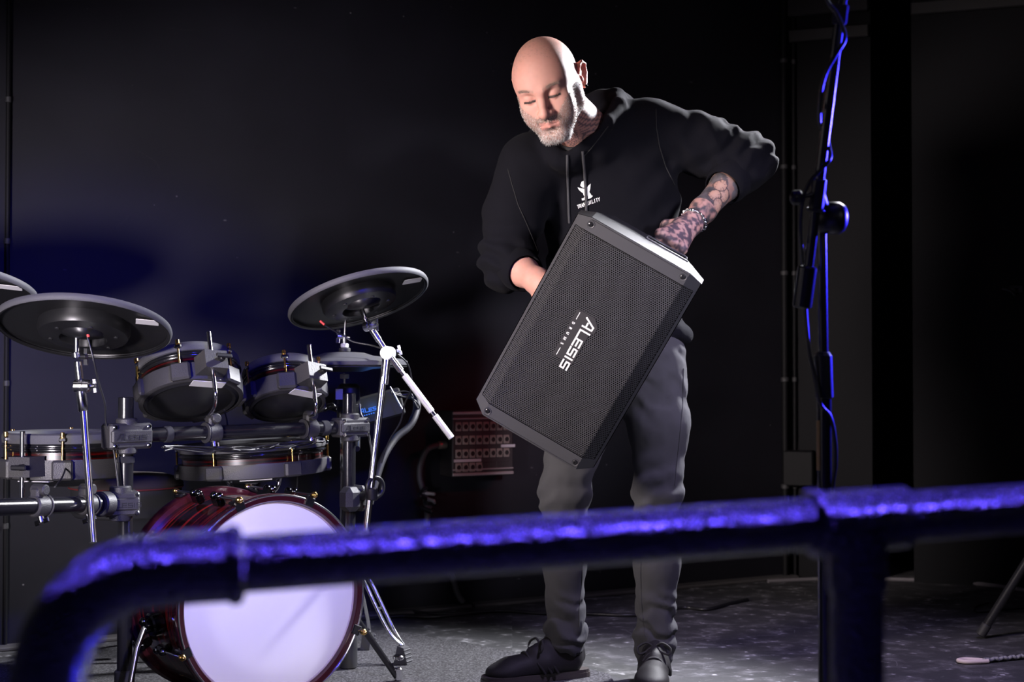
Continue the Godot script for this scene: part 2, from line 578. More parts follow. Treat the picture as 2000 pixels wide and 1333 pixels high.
func room() -> void:
	var wm := wall_material()
	var H := 2.9
	var lc := WA + (WB - WA).normalized() * -1.30            # corner beyond the frame's edge
	var rc := G(1542, 1127)
	rc.y = 0
	var wd := (WB - WA).normalized()
	var rend := rc + Vector3(.94, 0, .342) * 3.2
	var mb := MB.new()
	slab(mb, lc - wd * .15, rc + wd * .15, -WN * .15, 0, H)
	struct("wall_back", mb, wm)
	mb = MB.new()
	slab(mb, lc, Vector3(-2.6, 0, 1.0), Vector3(-.15, 0, -.03), 0, H)
	struct("wall_left", mb, wm)
	# right wall with a dark doorway
	var dk := mat("shaded_wall_paint", lin(.0045, .0045, .0058), .7, 0.0, .3)  # black wall paint with shade put into its colour, hiding the lamp spill
	var rdir := (rend - rc).normalized()
	var rn := Vector3(-rdir.z, 0, rdir.x)
	if rn.z < 0:
		rn = -rn
	var d0 := PL(1704, 900, rc, rn); d0.y = 0
	var d1 := PL(1784, 900, rc, rn); d1.y = 0
	mb = MB.new()
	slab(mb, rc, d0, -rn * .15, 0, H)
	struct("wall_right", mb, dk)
	mb = MB.new()
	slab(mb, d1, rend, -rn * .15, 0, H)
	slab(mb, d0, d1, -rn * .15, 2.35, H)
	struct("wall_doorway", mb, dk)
	mb = MB.new()
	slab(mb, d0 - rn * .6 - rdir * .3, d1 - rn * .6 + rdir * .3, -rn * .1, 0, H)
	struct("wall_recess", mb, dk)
	mb = MB.new()
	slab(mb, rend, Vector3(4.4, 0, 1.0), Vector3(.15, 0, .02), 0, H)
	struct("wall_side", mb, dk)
	mb = MB.new()
	slab(mb, Vector3(-2.75, 0, 1.0), Vector3(4.5, 0, 1.0), Vector3(0, 0, .15), 0, H)
	struct("wall_front", mb, wm)
	mb = MB.new()
	mb.box(Transform3D(Basis(), Vector3(.9, -.05, -3.0)), Vector3(8.4, .1, 8.6))
	struct("floor", mb, floor_material())
	mb = MB.new()
	mb.box(Transform3D(Basis(), Vector3(.9, H + .05, -3.0)), Vector3(8.4, .1, 8.6))
	struct("ceiling", mb, mat("ceiling_black", lin(.02, .02, .022), .8))
	# timber trim near the top of the right wall, and a low strip at the back wall's foot
	var tm := mat("trim_black", lin(.014, .013, .013), .6)
	mb = MB.new()
	var ty := 2.14
	mb.box(Transform3D(Basis(rdir, Vector3.UP, rn), (rc + d0) / 2 + rn * .012 + Vector3(0, ty, 0)), Vector3((d0 - rc).length() - .01, .05, .024), .004)
	mb.box(Transform3D(Basis(rdir, Vector3.UP, rn), (rc + d0) / 2 + rn * .02 + Vector3(0, ty + .12, 0)), Vector3((d0 - rc).length() - .01, .09, .04), .004)
	struct("trim_1", mb, tm)
	mb = MB.new()
	mb.box(Transform3D(Basis(rdir, Vector3.UP, rn), d1 + rdir * .75 + rn * .012 + Vector3(0, 2.21, 0)), Vector3(1.5, .05, .024), .004)
	struct("trim_2", mb, tm)
	mb = MB.new()
	var fs := (lc + rc) / 2.0
	mb.box(Transform3D(Basis(wd, Vector3.UP, WN), fs + WN * .03 + Vector3(0, .006, 0)), Vector3((rc - lc).length(), .012, .06), .003)
	struct("baseboard_back", mb, mat("strip_grey", lin(.07, .065, .066), .7))
	# paint chip low on the wall
	# conduits
	var pm := mat("conduit_black", lin(.005, .005, .006), .6, 0.0, .3)
	var cm := mat("clip_grey", lin(.03, .03, .032), .6)
	conduit("wall_conduit", PW(13, 700, .012), .007, pm, cm, "black painted conduit running up the wall behind the cymbals")
	conduit("wall_conduit", PL(1533, 700, rc, WN, .02), .013, pm, cm, "thick black conduit in the room's corner, with clips")
	conduit("wall_conduit", PL(1552, 700, rc, rn, .012), .008, pm, cm, "thin black conduit beside the corner, on the doorway wall")
	# junction box low in the corner
	mb = MB.new()
	var jb := PL(1560, 915, rc, rn, .03)
	mb.box(Transform3D(Basis(rdir, Vector3.UP, rn), jb), Vector3(.12, .14, .055), .006)
	solo("junction_box", mb, pm, "black junction box low in the corner under the thin conduit", "box")
	# pale painted cable along the right wall's foot
	mb = MB.new()
	var pts := []
	for q in [[1500, 1136], [1620, 1131], [1740, 1132], [1840, 1136], [1930, 1143], [2040, 1160]]:
		pts.append(G(q[0], q[1] , .008))
	mb.tube(smooth_path(pts), .008, 8)
	solo("floor_cable", mb, mat("cable_grey", lin(.16, .15, .16), .5), "pale grey cable lying along the foot of the doorway wall", "cable")
	# coat hook at the edge of the frame
	var hk := PL(1985, 565, rc, rn, .0)
	mb = MB.new()
	mb.box(Transform3D(Basis(rdir, Vector3.UP, rn), hk + rn * .006), Vector3(.05, .03, .012), .003)
	mb.tube(smooth_path([hk + rn * .01, hk + rn * .05 - Vector3(0, .03, 0), hk + rn * .06 - rdir * .02 - Vector3(0, .01, 0), hk + rn * .06 - rdir * .05]), .006, 8)
	solo("wall_hook", mb, mat("hook_black", lin(.01, .01, .01), .5), "small black hook screwed to the bare wall by the doorway", "hook")

func conduit(called: String, at: Vector3, r: float, m: Material, cm: Material, label: String) -> void:
	var t := thing(called, label, "conduit", Vector3(at.x, 0, at.z))
	var mb := MB.new()
	mb.cyl(Vector3(at.x, 0.0, at.z), Vector3(at.x, 2.88, at.z), r, 14)
	part(t, "pipe", mb, m)
	var y := .35
	while y < 2.8:
		var k := MB.new()
		k.cyl(Vector3(at.x, y, at.z), Vector3(at.x, y + .018, at.z), r * 1.25, 12, .002)
		part(t, "clip", k, cm)
		y += .42

func rail() -> void:
	# painted pipe rail in front of the stage
	var m := mat("rail_paint", lin(.015, .015, .018), .26, 0.0, .62)
	bump(m, .03, 1.3, 9.0, FastNoiseLite.TYPE_SIMPLEX, 3)
	var a := P(200, 1122, 1.085)
	var b := P(2250, 976, 1.35)
	var d := (b - a).normalized()
	var t := thing("pipe_rail", "glossy dark painted pipe railing with tee and elbow fittings before the stage", "railing", Vector3(a.x, 0, a.z))
	var R := .0225
	var mb := MB.new()
	mb.tube(PackedVector3Array([a + d * .05, a.lerp(b, .25), a.lerp(b, .5), a.lerp(b, .75), b]), R, 32)
	part(t, "rail_pipe", mb, m)
	var el := MB.new()
	var e0 := P(345, 1110, 1.0)
	e0 = a + d * ((e0 - a).dot(d))
	var path := []
	var c0 := a + d * .02
	var down := P(115, 1333, 1.05)
	path = [c0 + d * .075, c0 + d * .03, c0 - d * .012 + Vector3(0, -.006, 0), c0 - d * .045 + Vector3(0, -.034, 0), c0 - d * .058 + Vector3(0, -.075, 0), c0 - d * .06 + Vector3(0, -.14, 0)]
	var sm := smooth_path(path, 8)
	el.tube(sm, .0285, 32)
	var f := c0 + d * .072
	el.cyl(f, f + d * .012, .031, 32, .003)
	part(t, "elbow_fitting", el, m)
	var post := MB.new()
	var pb := c0 - d * .06
	post.cyl(Vector3(pb.x, 0, pb.z), Vector3(pb.x, pb.y - .1, pb.z), .0285, 28)
	part(t, "post", post, m)
	var te := P(1664, 1010, 1.27)
	te = a + d * ((te - a).dot(d))
	var tee := MB.new()
	tee.cyl(te - d * .042, te + d * .052, .0275, 36, .005)
	tee.cyl(te - d * .045, te - d * .036, .0305, 36, .003)
	tee.cyl(te, te - Vector3(0, .062, 0), .0265, 32, .003)
	part(t, "tee_fitting", tee, m)
	var post2 := MB.new()
	post2.cyl(Vector3(te.x, 0, te.z), te - Vector3(0, .05, 0), .0235, 28)
	part(t, "post", post2, m)
	for q in [Vector3(pb.x, 0, pb.z), Vector3(te.x, 0, te.z)]:
		var fl := MB.new()
		fl.cyl(q, q + Vector3(0, .012, 0), .055, 28, .002)
		part(t, "floor_flange", fl, m)

func kit_materials() -> void:
	mat("chrome", lin(.8, .8, .82), .15, 1.0)
	mat("gold", lin(.85, .55, .16), .22, 1.0)
	mat("black_gloss", lin(.008, .008, .009), .14, 0.0, .55)
	mat("tube_black", lin(.012, .012, .013), .22, 0.0, .55)
	var cp := mat("clamp_plastic", lin(.03, .029, .03), .5)
	bump(cp, .09, .06, 6.0)
	var hp := mat("housing_plastic", lin(.034, .033, .034), .48)
	bump(hp, .09, .05, 6.0)
	mat("rubber_dark", lin(.018, .018, .02), .6)
	var rg := mat("rubber_grey", lin(.055, .055, .06), .66)
	bump(rg, .12, .05, 8.0)
	mat("plastic_black", lin(.008, .008, .009), .4)
	mat("under_black", lin(.005, .005, .006), .5)
	mat("paper_white", lin(.55, .54, .56), .7)
	mat("ink_dark", lin(.008, .008, .009), .6)
	mat("cable_black", lin(.015, .015, .016), .36)
	mat("cable_red", lin(.75, .06, .04), .5)
	mat("cable_blue", lin(.05, .18, .45), .5)
	var vel := mat("velcro", lin(.025, .025, .027), .95)
	bump(vel, .2, .25, 14.0)
	var sh := mat("red_burst_lacquer", Color.WHITE, .3)
	sh.vertex_color_use_as_albedo = true
	sh.clearcoat_enabled = true
	sh.clearcoat = 1.0
	sh.clearcoat_roughness = .06
	var hd := mat("drum_film", lin(.74, .71, .78), .42)
	mat("hoop_lacquer", lin(.035, .006, .01), .15, 0.0, .6)

func M(k: String) -> Material:
	return mats[k]

func streak_shell(mb: MB, t: Transform3D, r: float, y0: float, y1: float, rings: int, seed_: int, segs := 96) -> void:
	# red and black lacquer with streaks that run round the shell
	mb.colored = true
	var rng := RandomNumberGenerator.new()
	rng.seed = seed_
	var nz := FastNoiseLite.new()
	nz.seed = seed_
	nz.frequency = 1.0
	var prev := []
	for i in rings:
		var f0 := float(i) / rings
		var f1 := float(i + 1) / rings
		var k := rng.randf()
		var base := Color(.006, .002, .002)
		if k > .86:
			base = Color(.26, .012, .012)
		elif k > .6:
			base = Color(.055, .003, .004)
		for s in segs:
			var a0 := TAU * s / segs
			var a1 := TAU * (s + 1) / segs
			var w := clampf(.62 + .75 * nz.get_noise_3d(cos(a0) * 1.3, sin(a0) * 1.3, i * .9), .08, 1.3)
			mb.col = Color(base.r * w, base.g * w, base.b * w)
			var d0 := Vector3(cos(a0), 0, sin(a0))
			var d1 := Vector3(cos(a1), 0, sin(a1))
			var ya := Vector3(0, lerpf(y0, y1, f0), 0)
			var yb := Vector3(0, lerpf(y0, y1, f1), 0)
			var n0 := (t.basis * d0).normalized()
			var n1 := (t.basis * d1).normalized()
			mb.quad(t * (d0 * r + ya), t * (d1 * r + ya), t * (d1 * r + yb), t * (d0 * r + yb), n0, n1, n1, n0)

func bass_drum() -> void:
	var ax := Vector3(sin(deg_to_rad(40.0)), 0, cos(deg_to_rad(40.0)))
	var R := .256
	var c := P(537, 1178, 3.44)
	c.y = R + .011
	var L := .3
	var t := thing("bass_drum", "red and black streaked bass drum with plain white front head", "drum", Vector3(c.x, 0, c.z))
	var B := basis_y(ax, Vector3.UP)
	var X := Transform3D(B, c)
	var mb := MB.new()
	streak_shell(mb, X, R - .016, -L + .02, -.02, 76, 4, 128)
	part(t, "shell", mb, M("red_burst_lacquer"))
	for e in [[0.0, 1.0], [-L, -1.0]]:
		var h := MB.new()
		var y: float = e[0]
		var s: float = e[1]
		var prof := [Vector2(R - .02, y - s * .034), Vector2(R - .004, y - s * .034), Vector2(R - .001, y - s * .026), Vector2(R, y - s * .004), Vector2(R - .004, y), Vector2(R - .017, y), Vector2(R - .02, y - s * .004), Vector2(R - .02, y - s * .034)]
		if s < 0:
			prof.reverse()
		h.lathe(X, prof, 96, 0, TAU, .8)
		var hp := part(t, "hoop", h, M("hoop_lacquer"))
		var ib := MB.new()
		ib.torus(Transform3D(B, c + ax * (y + s * .0005)), R - .0035, .0028, 112, 8)
		part(hp, "chrome_bead", ib, M("chrome"), "bright chrome bead round the hoop's edge")
	var hd := MB.new()
	hd.lathe(X, [Vector2(R - .0205, -.016), Vector2(R - .034, -.011), Vector2(R * .6, -.0105), Vector2(0, -.0105)], 96)
	part(t, "drum_head", hd, M("drum_film"), "plain white drum head")
	var hr := MB.new()
	hr.torus(Transform3D(B, c - ax * .016), R - .0225, .0035, 96, 8)
	part(t, "head_ring", hr, mat("head_ring_grey", lin(.35, .28, .36), .4))
	var bh := MB.new()
	bh.lathe(X, [Vector2(R - .02, -L + .015), Vector2(0, -L + .015)], 48)
	part(t, "rear_head", bh, M("under_black"))
	var side := -B.x
	var up := Vector3.UP
	for k in 8:
		var f := deg_to_rad(22.5 + 45.0 * k)
		var d := (side * cos(f) + up * sin(f)).normalized()
		for e in [[0.0, 1.0], [-L, -1.0]]:
			var cl := MB.new()
			var o: Vector3 = c + d * (R + .004) + ax * (e[0] - e[1] * .012)
			cl.box(Transform3D(Basis(d.cross(ax), d, ax), o), Vector3(.026, .008, .034), .003)
			cl.box(Transform3D(Basis(d.cross(ax), d, ax), c + d * (R - .006) + ax * (e[0] + e[1] * .003)), Vector3(.024, .022, .006), .002)
			var pc := part(t, "claw", cl, M("black_gloss"))
			var rod := MB.new()
			rod.cyl(c + d * (R + .012) + ax * (e[0] + e[1] * .006), c + d * (R + .012) + ax * (e[0] - e[1] * .10), .0032, 10)
			part(pc, "tension_rod", rod, M("chrome"))
			var kb := MB.new()
			kb.cyl(c + d * (R + .012) + ax * (e[0] + e[1] * .004), c + d * (R + .012) + ax * (e[0] + e[1] * .016), .0075, 14, .002)
			kb.ball(c + d * (R + .012) + ax * (e[0] + e[1] * .017), Vector3.ONE * .0055, 12)
			part(pc, "rod_screw", kb, M("gold"), "brass coloured rod screw")
			var lug := MB.new()
			var lo: Vector3 = c + d * (R + .002) + ax * (e[0] - e[1] * .098)
			lug.box(Transform3D(Basis(d.cross(ax), d, ax), lo), Vector3(.022, .03, .038), .006)
			lug.ball(lo + d * .012 + ax * .014, Vector3.ONE * .01, 14)
			lug.ball(lo + d * .012 - ax * .014, Vector3.ONE * .01, 14)
			part(t, "lug", lug, mat("dark_chrome", lin(.12, .12, .13), .12, 1.0))
	# spurs
	for s in [-1.0, 1.0]:
		var o: Vector3 = c + side * s * (R - .012) * .97 - Vector3(0, .04, 0) - ax * .11 if false else c + (side * s * .985 - up * .16).normalized() * (R - .004) - ax * .115
		var br := MB.new()
		var d := (o - c)
		d = (d - ax * d.dot(ax)).normalized()
		br.cyl(o - d * .012, o + d * .02, .028, 24, .004)
		br.cyl(o + d * .02, o + d * .034, .018, 20, .004)
		br.ball(o + d * .034 + up * .012, Vector3.ONE * .011, 12)
		var sp := part(t, "spur_bracket", br, mat("dark_chrome", Color.BLACK))
		var lg := MB.new()
		var foot: Vector3
		if s < 0:
			foot = G(262, 1345, .0) if false else Vector3(o.x - .05, .012, o.z + .11)
		else:
			foot = G(778, 1336)
			foot.y = .012
		var knee := o + d * .04 - Vector3(0, .02, 0) + (foot - o) * .12
		lg.tube(PackedVector3Array([o + d * .03, knee, foot]), .007 if s < 0 else .0085, 12)
		part(sp, "spur_leg", lg, M("chrome") if s < 0 else M("tube_black"))
		var ft := MB.new()
		ft.cyl(foot + Vector3(0, .05, 0), foot + Vector3(0, .062, 0), .015, 14, .003)
		ft.cyl(foot - Vector3(0, .004, 0), foot + Vector3(0, .03, 0), .011, 14, .003)
		part(sp, "spur_foot", ft, M("chrome"))

func tom(called: String, label: String, c: Vector3, u: Vector3, fr: Vector3, r: float, clamp_at: Vector3, h := .1, rod := true, group := "") -> Node3D:
	u = u.normalized()
	fr = (fr - u * fr.dot(u)).normalized()
	var sd := u.cross(fr).normalized()
	var B := Basis(sd, u, sd.cross(u).normalized())
	var X := Transform3D(B, c)
	var base := c - u * h
	var t := thing(called, label, "drum", base, group)
	var k := h / .1
	var mb := MB.new()
	mb.lathe(X, [Vector2(r * .93, -.004), Vector2(r * .94, .004), Vector2(r * .985, .008), Vector2(r * 1.02, .004), Vector2(r * 1.03, -.006), Vector2(r * 1.02, -.016 * k), Vector2(r * .98, -.018 * k)], 72)
	part(t, "hoop", mb, M("rubber_grey"))
	mb = MB.new()
	mb.lathe(X, [Vector2(0, -.006), Vector2(r * .95, -.006)], 48)
	part(t, "drum_head", mb, M("rubber_dark"))
	mb = MB.new()
	mb.lathe(X, [Vector2(r * .985, -.016 * k), Vector2(r * 1.01, -.02 * k), Vector2(r * 1.01, -.032 * k), Vector2(r * .985, -.036 * k)], 72)
	mb.torus(Transform3D(B, c - u * .026 * k), r * 1.012, .0035, 72, 8)
	part(t, "metal_ring", mb, M("black_gloss"))
	mb = MB.new()
	streak_shell(mb, X, r * .985, -.062 * k, -.034 * k, 12, 31, 72)
	part(t, "shell", mb, M("red_burst_lacquer"))
	# moulded housing below the shell
	mb = MB.new()
	mb.lathe(X, [Vector2(r * .985, -.055 * k), Vector2(r * 1.035, -.053 * k), Vector2(r * 1.04, -.058 * k), Vector2(r * 1.02, -.098 * k), Vector2(r * .99, -.1 * k), Vector2(r * .93, -.1 * k)], 72)
	for j in 6:
		var f := TAU * j / 6.0 + .5
		var d := sd * sin(f) + B.z * cos(f)
		mb.box(Transform3D(Basis(u.cross(d).normalized(), u, d), c + d * r * 1.045 - u * .076 * k), Vector3(.05, .046 * k, .018), .005)
	part(t, "housing", mb, M("housing_plastic"))
	mb = MB.new()
	mb.lathe(X, [Vector2(r * .935, -.098 * k), Vector2(r * .86, -.104 * k), Vector2(r * .8, -.1 * k), Vector2(r * .45, -.112 * k), Vector2(r * .3, -.122 * k), Vector2(0, -.122 * k)], 56)
	part(t, "underside", mb, M("under_black"))
	for j in 6:
		var f := TAU * j / 6.0 + .5
		var d := sd * sin(f) + B.z * cos(f)
		var o := c + d * (r * 1.05)
		mb = MB.new()
		mb.cyl(o + u * .002, o - u * .055 * k, .0028, 8)
		mb.cyl(o + u * .0, o + u * .012, .0055, 10, .001)
		part(t, "tension_rod", mb, M("gold"), "brass coloured tension rod")
		mb = MB.new()
		mb.box(Transform3D(Basis(u.cross(d).normalized(), u, d), o - u * .006 - d * .003), Vector3(.018, .012, .014), .003)
		part(t, "rod_bracket", mb, M("chrome"))
	if rod:
		var bc := c + fr * (r * 1.04 + .026) - u * .066 * k
		mb = MB.new()
		var hw := .037
		mb.prism(Transform3D(Basis(sd, fr, sd.cross(fr)), bc + fr * -.03 - sd.cross(fr).normalized() * .024), PackedVector2Array([Vector2(-hw, 0), Vector2(hw, 0), Vector2(hw * .78, .05), Vector2(-hw * .78, .05)]), .048)
		var blk := part(t, "rod_bracket_block", mb, M("housing_plastic"))
		mb = MB.new()
		mb.cyl(bc + sd * .012 + fr * .016, bc + sd * .012 + fr * .034, .008, 12, .002)
		mb.box(Transform3D(Basis(sd, u, fr), bc + sd * .012 + fr * .04), Vector3(.042, .012, .006), .003)
		part(blk, "wing_bolt", mb, M("plastic_black"))
		var rt := bc - sd * .004 + u * .085
		var rb := bc - sd * .004 - u * .075
		mb = MB.new()
		mb.cyl(rb - u * .0, rt, .0062, 6, .0015)
		mb.tube(smooth_path([rb + u * .004, rb - u * .018, rb - u * .03 + (clamp_at - rb) * .25, clamp_at], 6), .005, 10)
		part(t, "mount_rod", mb, M("chrome"))
	mb = MB.new()
	var lp := c - u * .1 * k + fr * r * .86
	mb.box(Transform3D(B, lp - u * .003), Vector3(.085, .002, .03))
	part(t, "paper_label", mb, M("paper_white"))
	return t

func cymbal(called: String, label: String, c: Vector3, u: Vector3, R: float, toward: Vector3, group := "", hub := true, cable := true) -> Node3D:
	u = u.normalized()
	toward = (toward - u * toward.dot(u)).normalized()
	var sd := u.cross(toward).normalized()
	var B := Basis(sd, u, sd.cross(u).normalized())
	var X := Transform3D(B, c)
	var t := thing(called, label, "cymbal", c - u * .02, group)
	var mb := MB.new()
	mb.lathe(X, [Vector2(R * .975, -.012), Vector2(R * .992, -.009), Vector2(R, -.002), Vector2(R * .99, .004), Vector2(R * .9, .007), Vector2(R * .35, .018), Vector2(R * .22, .03), Vector2(R * .1, .034), Vector2(.006, .034)], 96, 0, TAU, .6)
	part(t, "playing_surface", mb, M("rubber_grey"))
	mb = MB.new()
	mb.lathe(X, [Vector2(R * .975, -.012), Vector2(R * .955, -.009), Vector2(R * .945, -.002), Vector2(R * .9, -.001), Vector2(R * .4, .008), Vector2(R * .36, .008)], 96, 0, TAU, .6)
	mb.torus(Transform3D(B, c - u * .0075), R * .955, .0035, 96, 8)
	part(t, "underside", mb, M("plastic_black"))
	if hub:
		mb = MB.new()
		mb.lathe(X, [Vector2(R * .52, .008), Vector2(R * .525, -.012), Vector2(R * .5, -.024), Vector2(R * .43, -.028), Vector2(R * .27, -.032), Vector2(R * .26, -.029), Vector2(R * .24, -.012), Vector2(R * .1, -.004), Vector2(0, -.004)], 72, 0, TAU, .7)
		# the jack's moulded bulge
		mb.ball(c + toward * R * .16 - u * .018, Vector3(.065, .02, .05), 20, B)
		var hb := part(t, "hub_plate", mb, mat("hub_black", lin(.008, .008, .009), .36))
		for j in 6:
			var f := TAU * j / 6.0 + .3
			var d := sd * cos(f) + toward * sin(f)
			var s := MB.new()
			s.cyl(c + d * R * .385 - u * .028, c + d * R * .385 - u * .0315, .0055, 12, .001)
			part(hb, "screw", s, M("ink_dark"))
	mb = MB.new()
	var lp := c + (sd * .78 + toward * .42) * R * .9 - u * .004
	mb.box(Transform3D(B, lp), Vector3(.052, .0016, .03))
	part(t, "paper_label", mb, M("paper_white"))
	return t

func wing(mb: MB, o: Vector3, d: Vector3, s: float) -> void:
	# a wing nut at o whose axis is d
	d = d.normalized()
	var x := d.cross(Vector3.UP).normalized()
	if x.length() < .1:
		x = Vector3.RIGHT
	var y := d.cross(x).normalized()
	mb.cyl(o, o + d * s * .9, s * .42, 12, s * .08)
	for k in [-1.0, 1.0]:
		mb.box(Transform3D(Basis(y, d, x), o + d * s * .75 + y * k * s * .75), Vector3(s * .95, s * .7, s * .28), s * .1)

func clamp_block(parent: Node3D, o: Vector3, x: Vector3, n: Vector3, w: float, h: float, mark := true) -> void:
	# two bolted halves round a tube, with the maker's mark pressed in
	var y := Vector3.UP
	var B := Basis(x, y, n)
	var mb := MB.new()
	mb.box(Transform3D(B, o), Vector3(w, h, .052), .006)
	mb.box(Transform3D(B, o + n * .024), Vector3(w * .96, h * .52, .012), .004)
	for s in [-1.0, 1.0]:
		mb.cyl(o + y * s * h * .34 - y * s * .003, o + y * s * (h * .5 + .012), .0255, 24, .003)
	var b := part(parent, "clamp", mb, M("clamp_plastic"))
	for sx in [-1.0, 1.0]:
		for sy in [-1.0, 1.0]:
			var s := MB.new()
			var q: Vector3 = o + x * sx * w * .4 + y * sy * h * .36 + n * .025
			s.cyl(q, q + n * .005, .0058, 14, .0015)
			s.cyl(q + n * .004, q + n * .0062, .0028, 6)
			part(b, "bolt", s, M("chrome"))
	if mark:
		var g := MB.new()
		wordmark(g, Transform3D(B, o - x * w * .36 - y * h * .12 + n * .0299), h * .22, .0009)
		part(b, "lettering", g, M("ink_dark"))

func strap(parent: Node3D, o: Vector3, d: Vector3, w := .018) -> void:
	var mb := MB.new()
	mb.cyl(o - d * w / 2, o + d * w / 2, .0205, 24, .001)
	part(parent, "velcro_strap", mb, M("velcro"))

func bar_clamp(parent: Node3D, o: Vector3, d: Vector3) -> void:
	# ring clamp on a bar that carries a rod
	var mb := MB.new()
	mb.cyl(o - d * .019, o + d * .019, .0245, 24, .003)
	mb.cyl(o - d * .023, o - d * .019, .0265, 24, .001)
	var n := d.cross(Vector3.UP).normalized()
	if n.z < 0:
		n = -n
	mb.box(Transform3D(Basis(d, Vector3.UP, n), o + Vector3(0, .026, 0)), Vector3(.032, .03, .026), .005)
	mb.cyl(o + Vector3(0, .036, 0) - n * .016, o + Vector3(0, .036, 0) + n * .024, .0125, 18, .003)
	var p := part(parent, "ring_clamp", mb, M("clamp_plastic"))
	var w := MB.new()
	wing(w, o - Vector3(0, .022, 0) + n * .006, Vector3.DOWN * .9 + n * .3, .017)
	part(p, "wing_nut", w, M("chrome"))

func kit() -> void:
	kit_materials()
	bass_drum()
	# ---- rack
	var pl := P(246, 852, 3.45)
	var pr := P(682, 835, 3.92)
	var t := thing("drum_rack", "glossy black tubular drum rack with bolted plastic clamps", "rack", Vector3(pl.x, 0, pl.z))
	var d := (pr - pl).normalized()
	var dh := Vector3(d.x, 0, d.z).normalized()
	var n := Vector3(-dh.z, 0, dh.x)
	var rt := .018
	for e in [[pl, 776.0, 246.0, 3.45], [pr, 768.0, 682.0, 3.92]]:
		var top: Vector3 = P(e[2], e[1], e[3])
		var mb := MB.new()
		mb.lathe(Transform3D(Basis(), Vector3(top.x, 0, top.z)), [Vector2(0, .02), Vector2(rt, .02), Vector2(rt, top.y - .002), Vector2(rt - .002, top.y), Vector2(rt - .004, top.y), Vector2(rt - .004, top.y - .03), Vector2(0, top.y - .03)], 28)
		part(t, "post", mb, M("tube_black"))
		mb = MB.new()
		mb.cyl(Vector3(top.x, .0075, top.z), Vector3(top.x, .1, top.z), rt + .006, 24, .003)
		part(t, "rubber_foot", mb, M("rubber_dark"))
	var mb := MB.new()
	mb.cyl(pl + d * .04, pr - d * .04, rt, 28)
	part(t, "bar", mb, M("tube_black"))
	clamp_block(t, pl + n * .004, dh, n, .112, .062)
	clamp_block(t, pr + n * .004, dh, n, .1, .052)
	strap(t, pl + d * .112, d)
	strap(t, pr - d * .085, d, .022)
	strap(t, P(246, 898, 3.45), Vector3.UP, .016)
	# lower bar towards the audience side
	var lb0 := P(240, 984, 3.45)
	var lb1 := P(-90, 994, 2.98)
	var ld := (lb1 - lb0).normalized()
	mb = MB.new()
	mb.cyl(lb0, lb1, rt + .001, 28)
	part(t, "bar", mb, M("tube_black"))
	clamp_block(t, P(235, 984, 3.43), (dh + Vector3(.35, 0, .2)).normalized(), (n + Vector3(-.2, 0, .35)).normalized(), .085, .06)
	# round collar behind that clamp
	mb = MB.new()
	mb.cyl(lb0 + ld * .05, lb0 + ld * .085, .03, 24, .004)
	part(t, "collar", mb, M("clamp_plastic"))
	strap(t, lb0 + ld * .43, ld, .016)
	for px in [75.0, 168.0]:
		var f: float = (240.0 - px) / 330.0
		var z := 1.0 / lerpf(1 / 3.45, 1 / 2.98, f)
		bar_clamp(t, P(px, 984 + 10 * f, z), ld)
	# clamps on the upper bar that carry the toms
	bar_clamp(t, pl + d * ((P(408, 848, 3.63) - pl).dot(d)), d)
	bar_clamp(t, pl + d * ((P(603, 840, 3.83) - pl).dot(d)), d)
	# octagonal clamp low on the far post
	var q := P(680, 975, 3.9)
	mb = MB.new()
	mb.box(Transform3D(Basis(dh, Vector3.UP, n), q + n * .008), Vector3(.05, .066, .055), .014)
	mb.box(Transform3D(Basis(dh, Vector3.UP, n), q + dh * .036), Vector3(.022, .07, .05), .008)
	var cb := part(t, "clamp", mb, M("clamp_plastic"))
	for k in 3:
		var b := MB.new()
		var o := q + dh * .036 + n * .026 + Vector3(0, -.022 + .022 * k, 0)
		b.cyl(o, o + n * .008, .006, 12, .001)
		part(cb, "bolt", b, M("chrome"))
	mb = MB.new()
	var ck := P(726, 962, 3.84)
	mb.cyl(q + dh * .03, ck, .011, 14)
	mb.torus(Transform3D(basis_y(n, Vector3.UP), ck + Vector3(.008, .012, -.01)), .026, .007, 28, 10)
	mb.cyl(ck - Vector3(0, .022, 0), ck + Vector3(0, .012, 0), .016, 18, .003)
	part(t, "boom_holder", mb, M("plastic_black"))
	# ---- toms and snare
	var away := Vector3(-.42, 0, -.9)
	tom("rack_tom", "larger of two rack toms, grey housing and red shell, beside the square clamp", P(367, 716, 3.68), Vector3(0, 1, 0) * .89 + away * .44, Vector3(.55, 0, .83), .128, P(402, 818, 3.66), .1, true, "rack toms on the upper bar")
	tom("rack_tom", "smaller of two rack toms, grey housing and red shell, under the tilted cymbal", P(551, 728, 3.86), Vector3(-.16, .87, -.40), Vector3(.68, 0, .75), .104, P(598, 815, 3.86), .1, true, "rack toms on the upper bar")
	tom("side_tom", "low tom on the side bar, with white mount rod and gold tension rods", P(131, 849, 3.62), Vector3(0, 1, .0), Vector3(-.26, 0, .96), .152, P(72, 958, 3.22), .105)
	tom("snare_drum", "wide grey snare drum behind the rack bar above the bass drum", P(493, 868, 3.98), Vector3(-.05, 1, .0), Vector3(.2, 0, .95), .196, Vector3.ZERO, .085, false)
	# snare stand
	var sc := P(491, 930, 3.98)
	t = thing("snare_stand", "chrome snare stand with folded basket arms under the snare", "stand", Vector3(sc.x, 0, sc.z))
	mb = MB.new()
	mb.cyl(Vector3(sc.x, .3, sc.z), Vector3(sc.x, sc.y + .03, sc.z), .009, 14)
	mb.cyl(Vector3(sc.x, .02, sc.z), Vector3(sc.x, .42, sc.z), .0125, 14)
	part(t, "tube", mb, M("chrome"))
	mb = MB.new()
	mb.cyl(Vector3(sc.x, sc.y - .022, sc.z), Vector3(sc.x, sc.y + .008, sc.z), .02, 18, .003, .027)
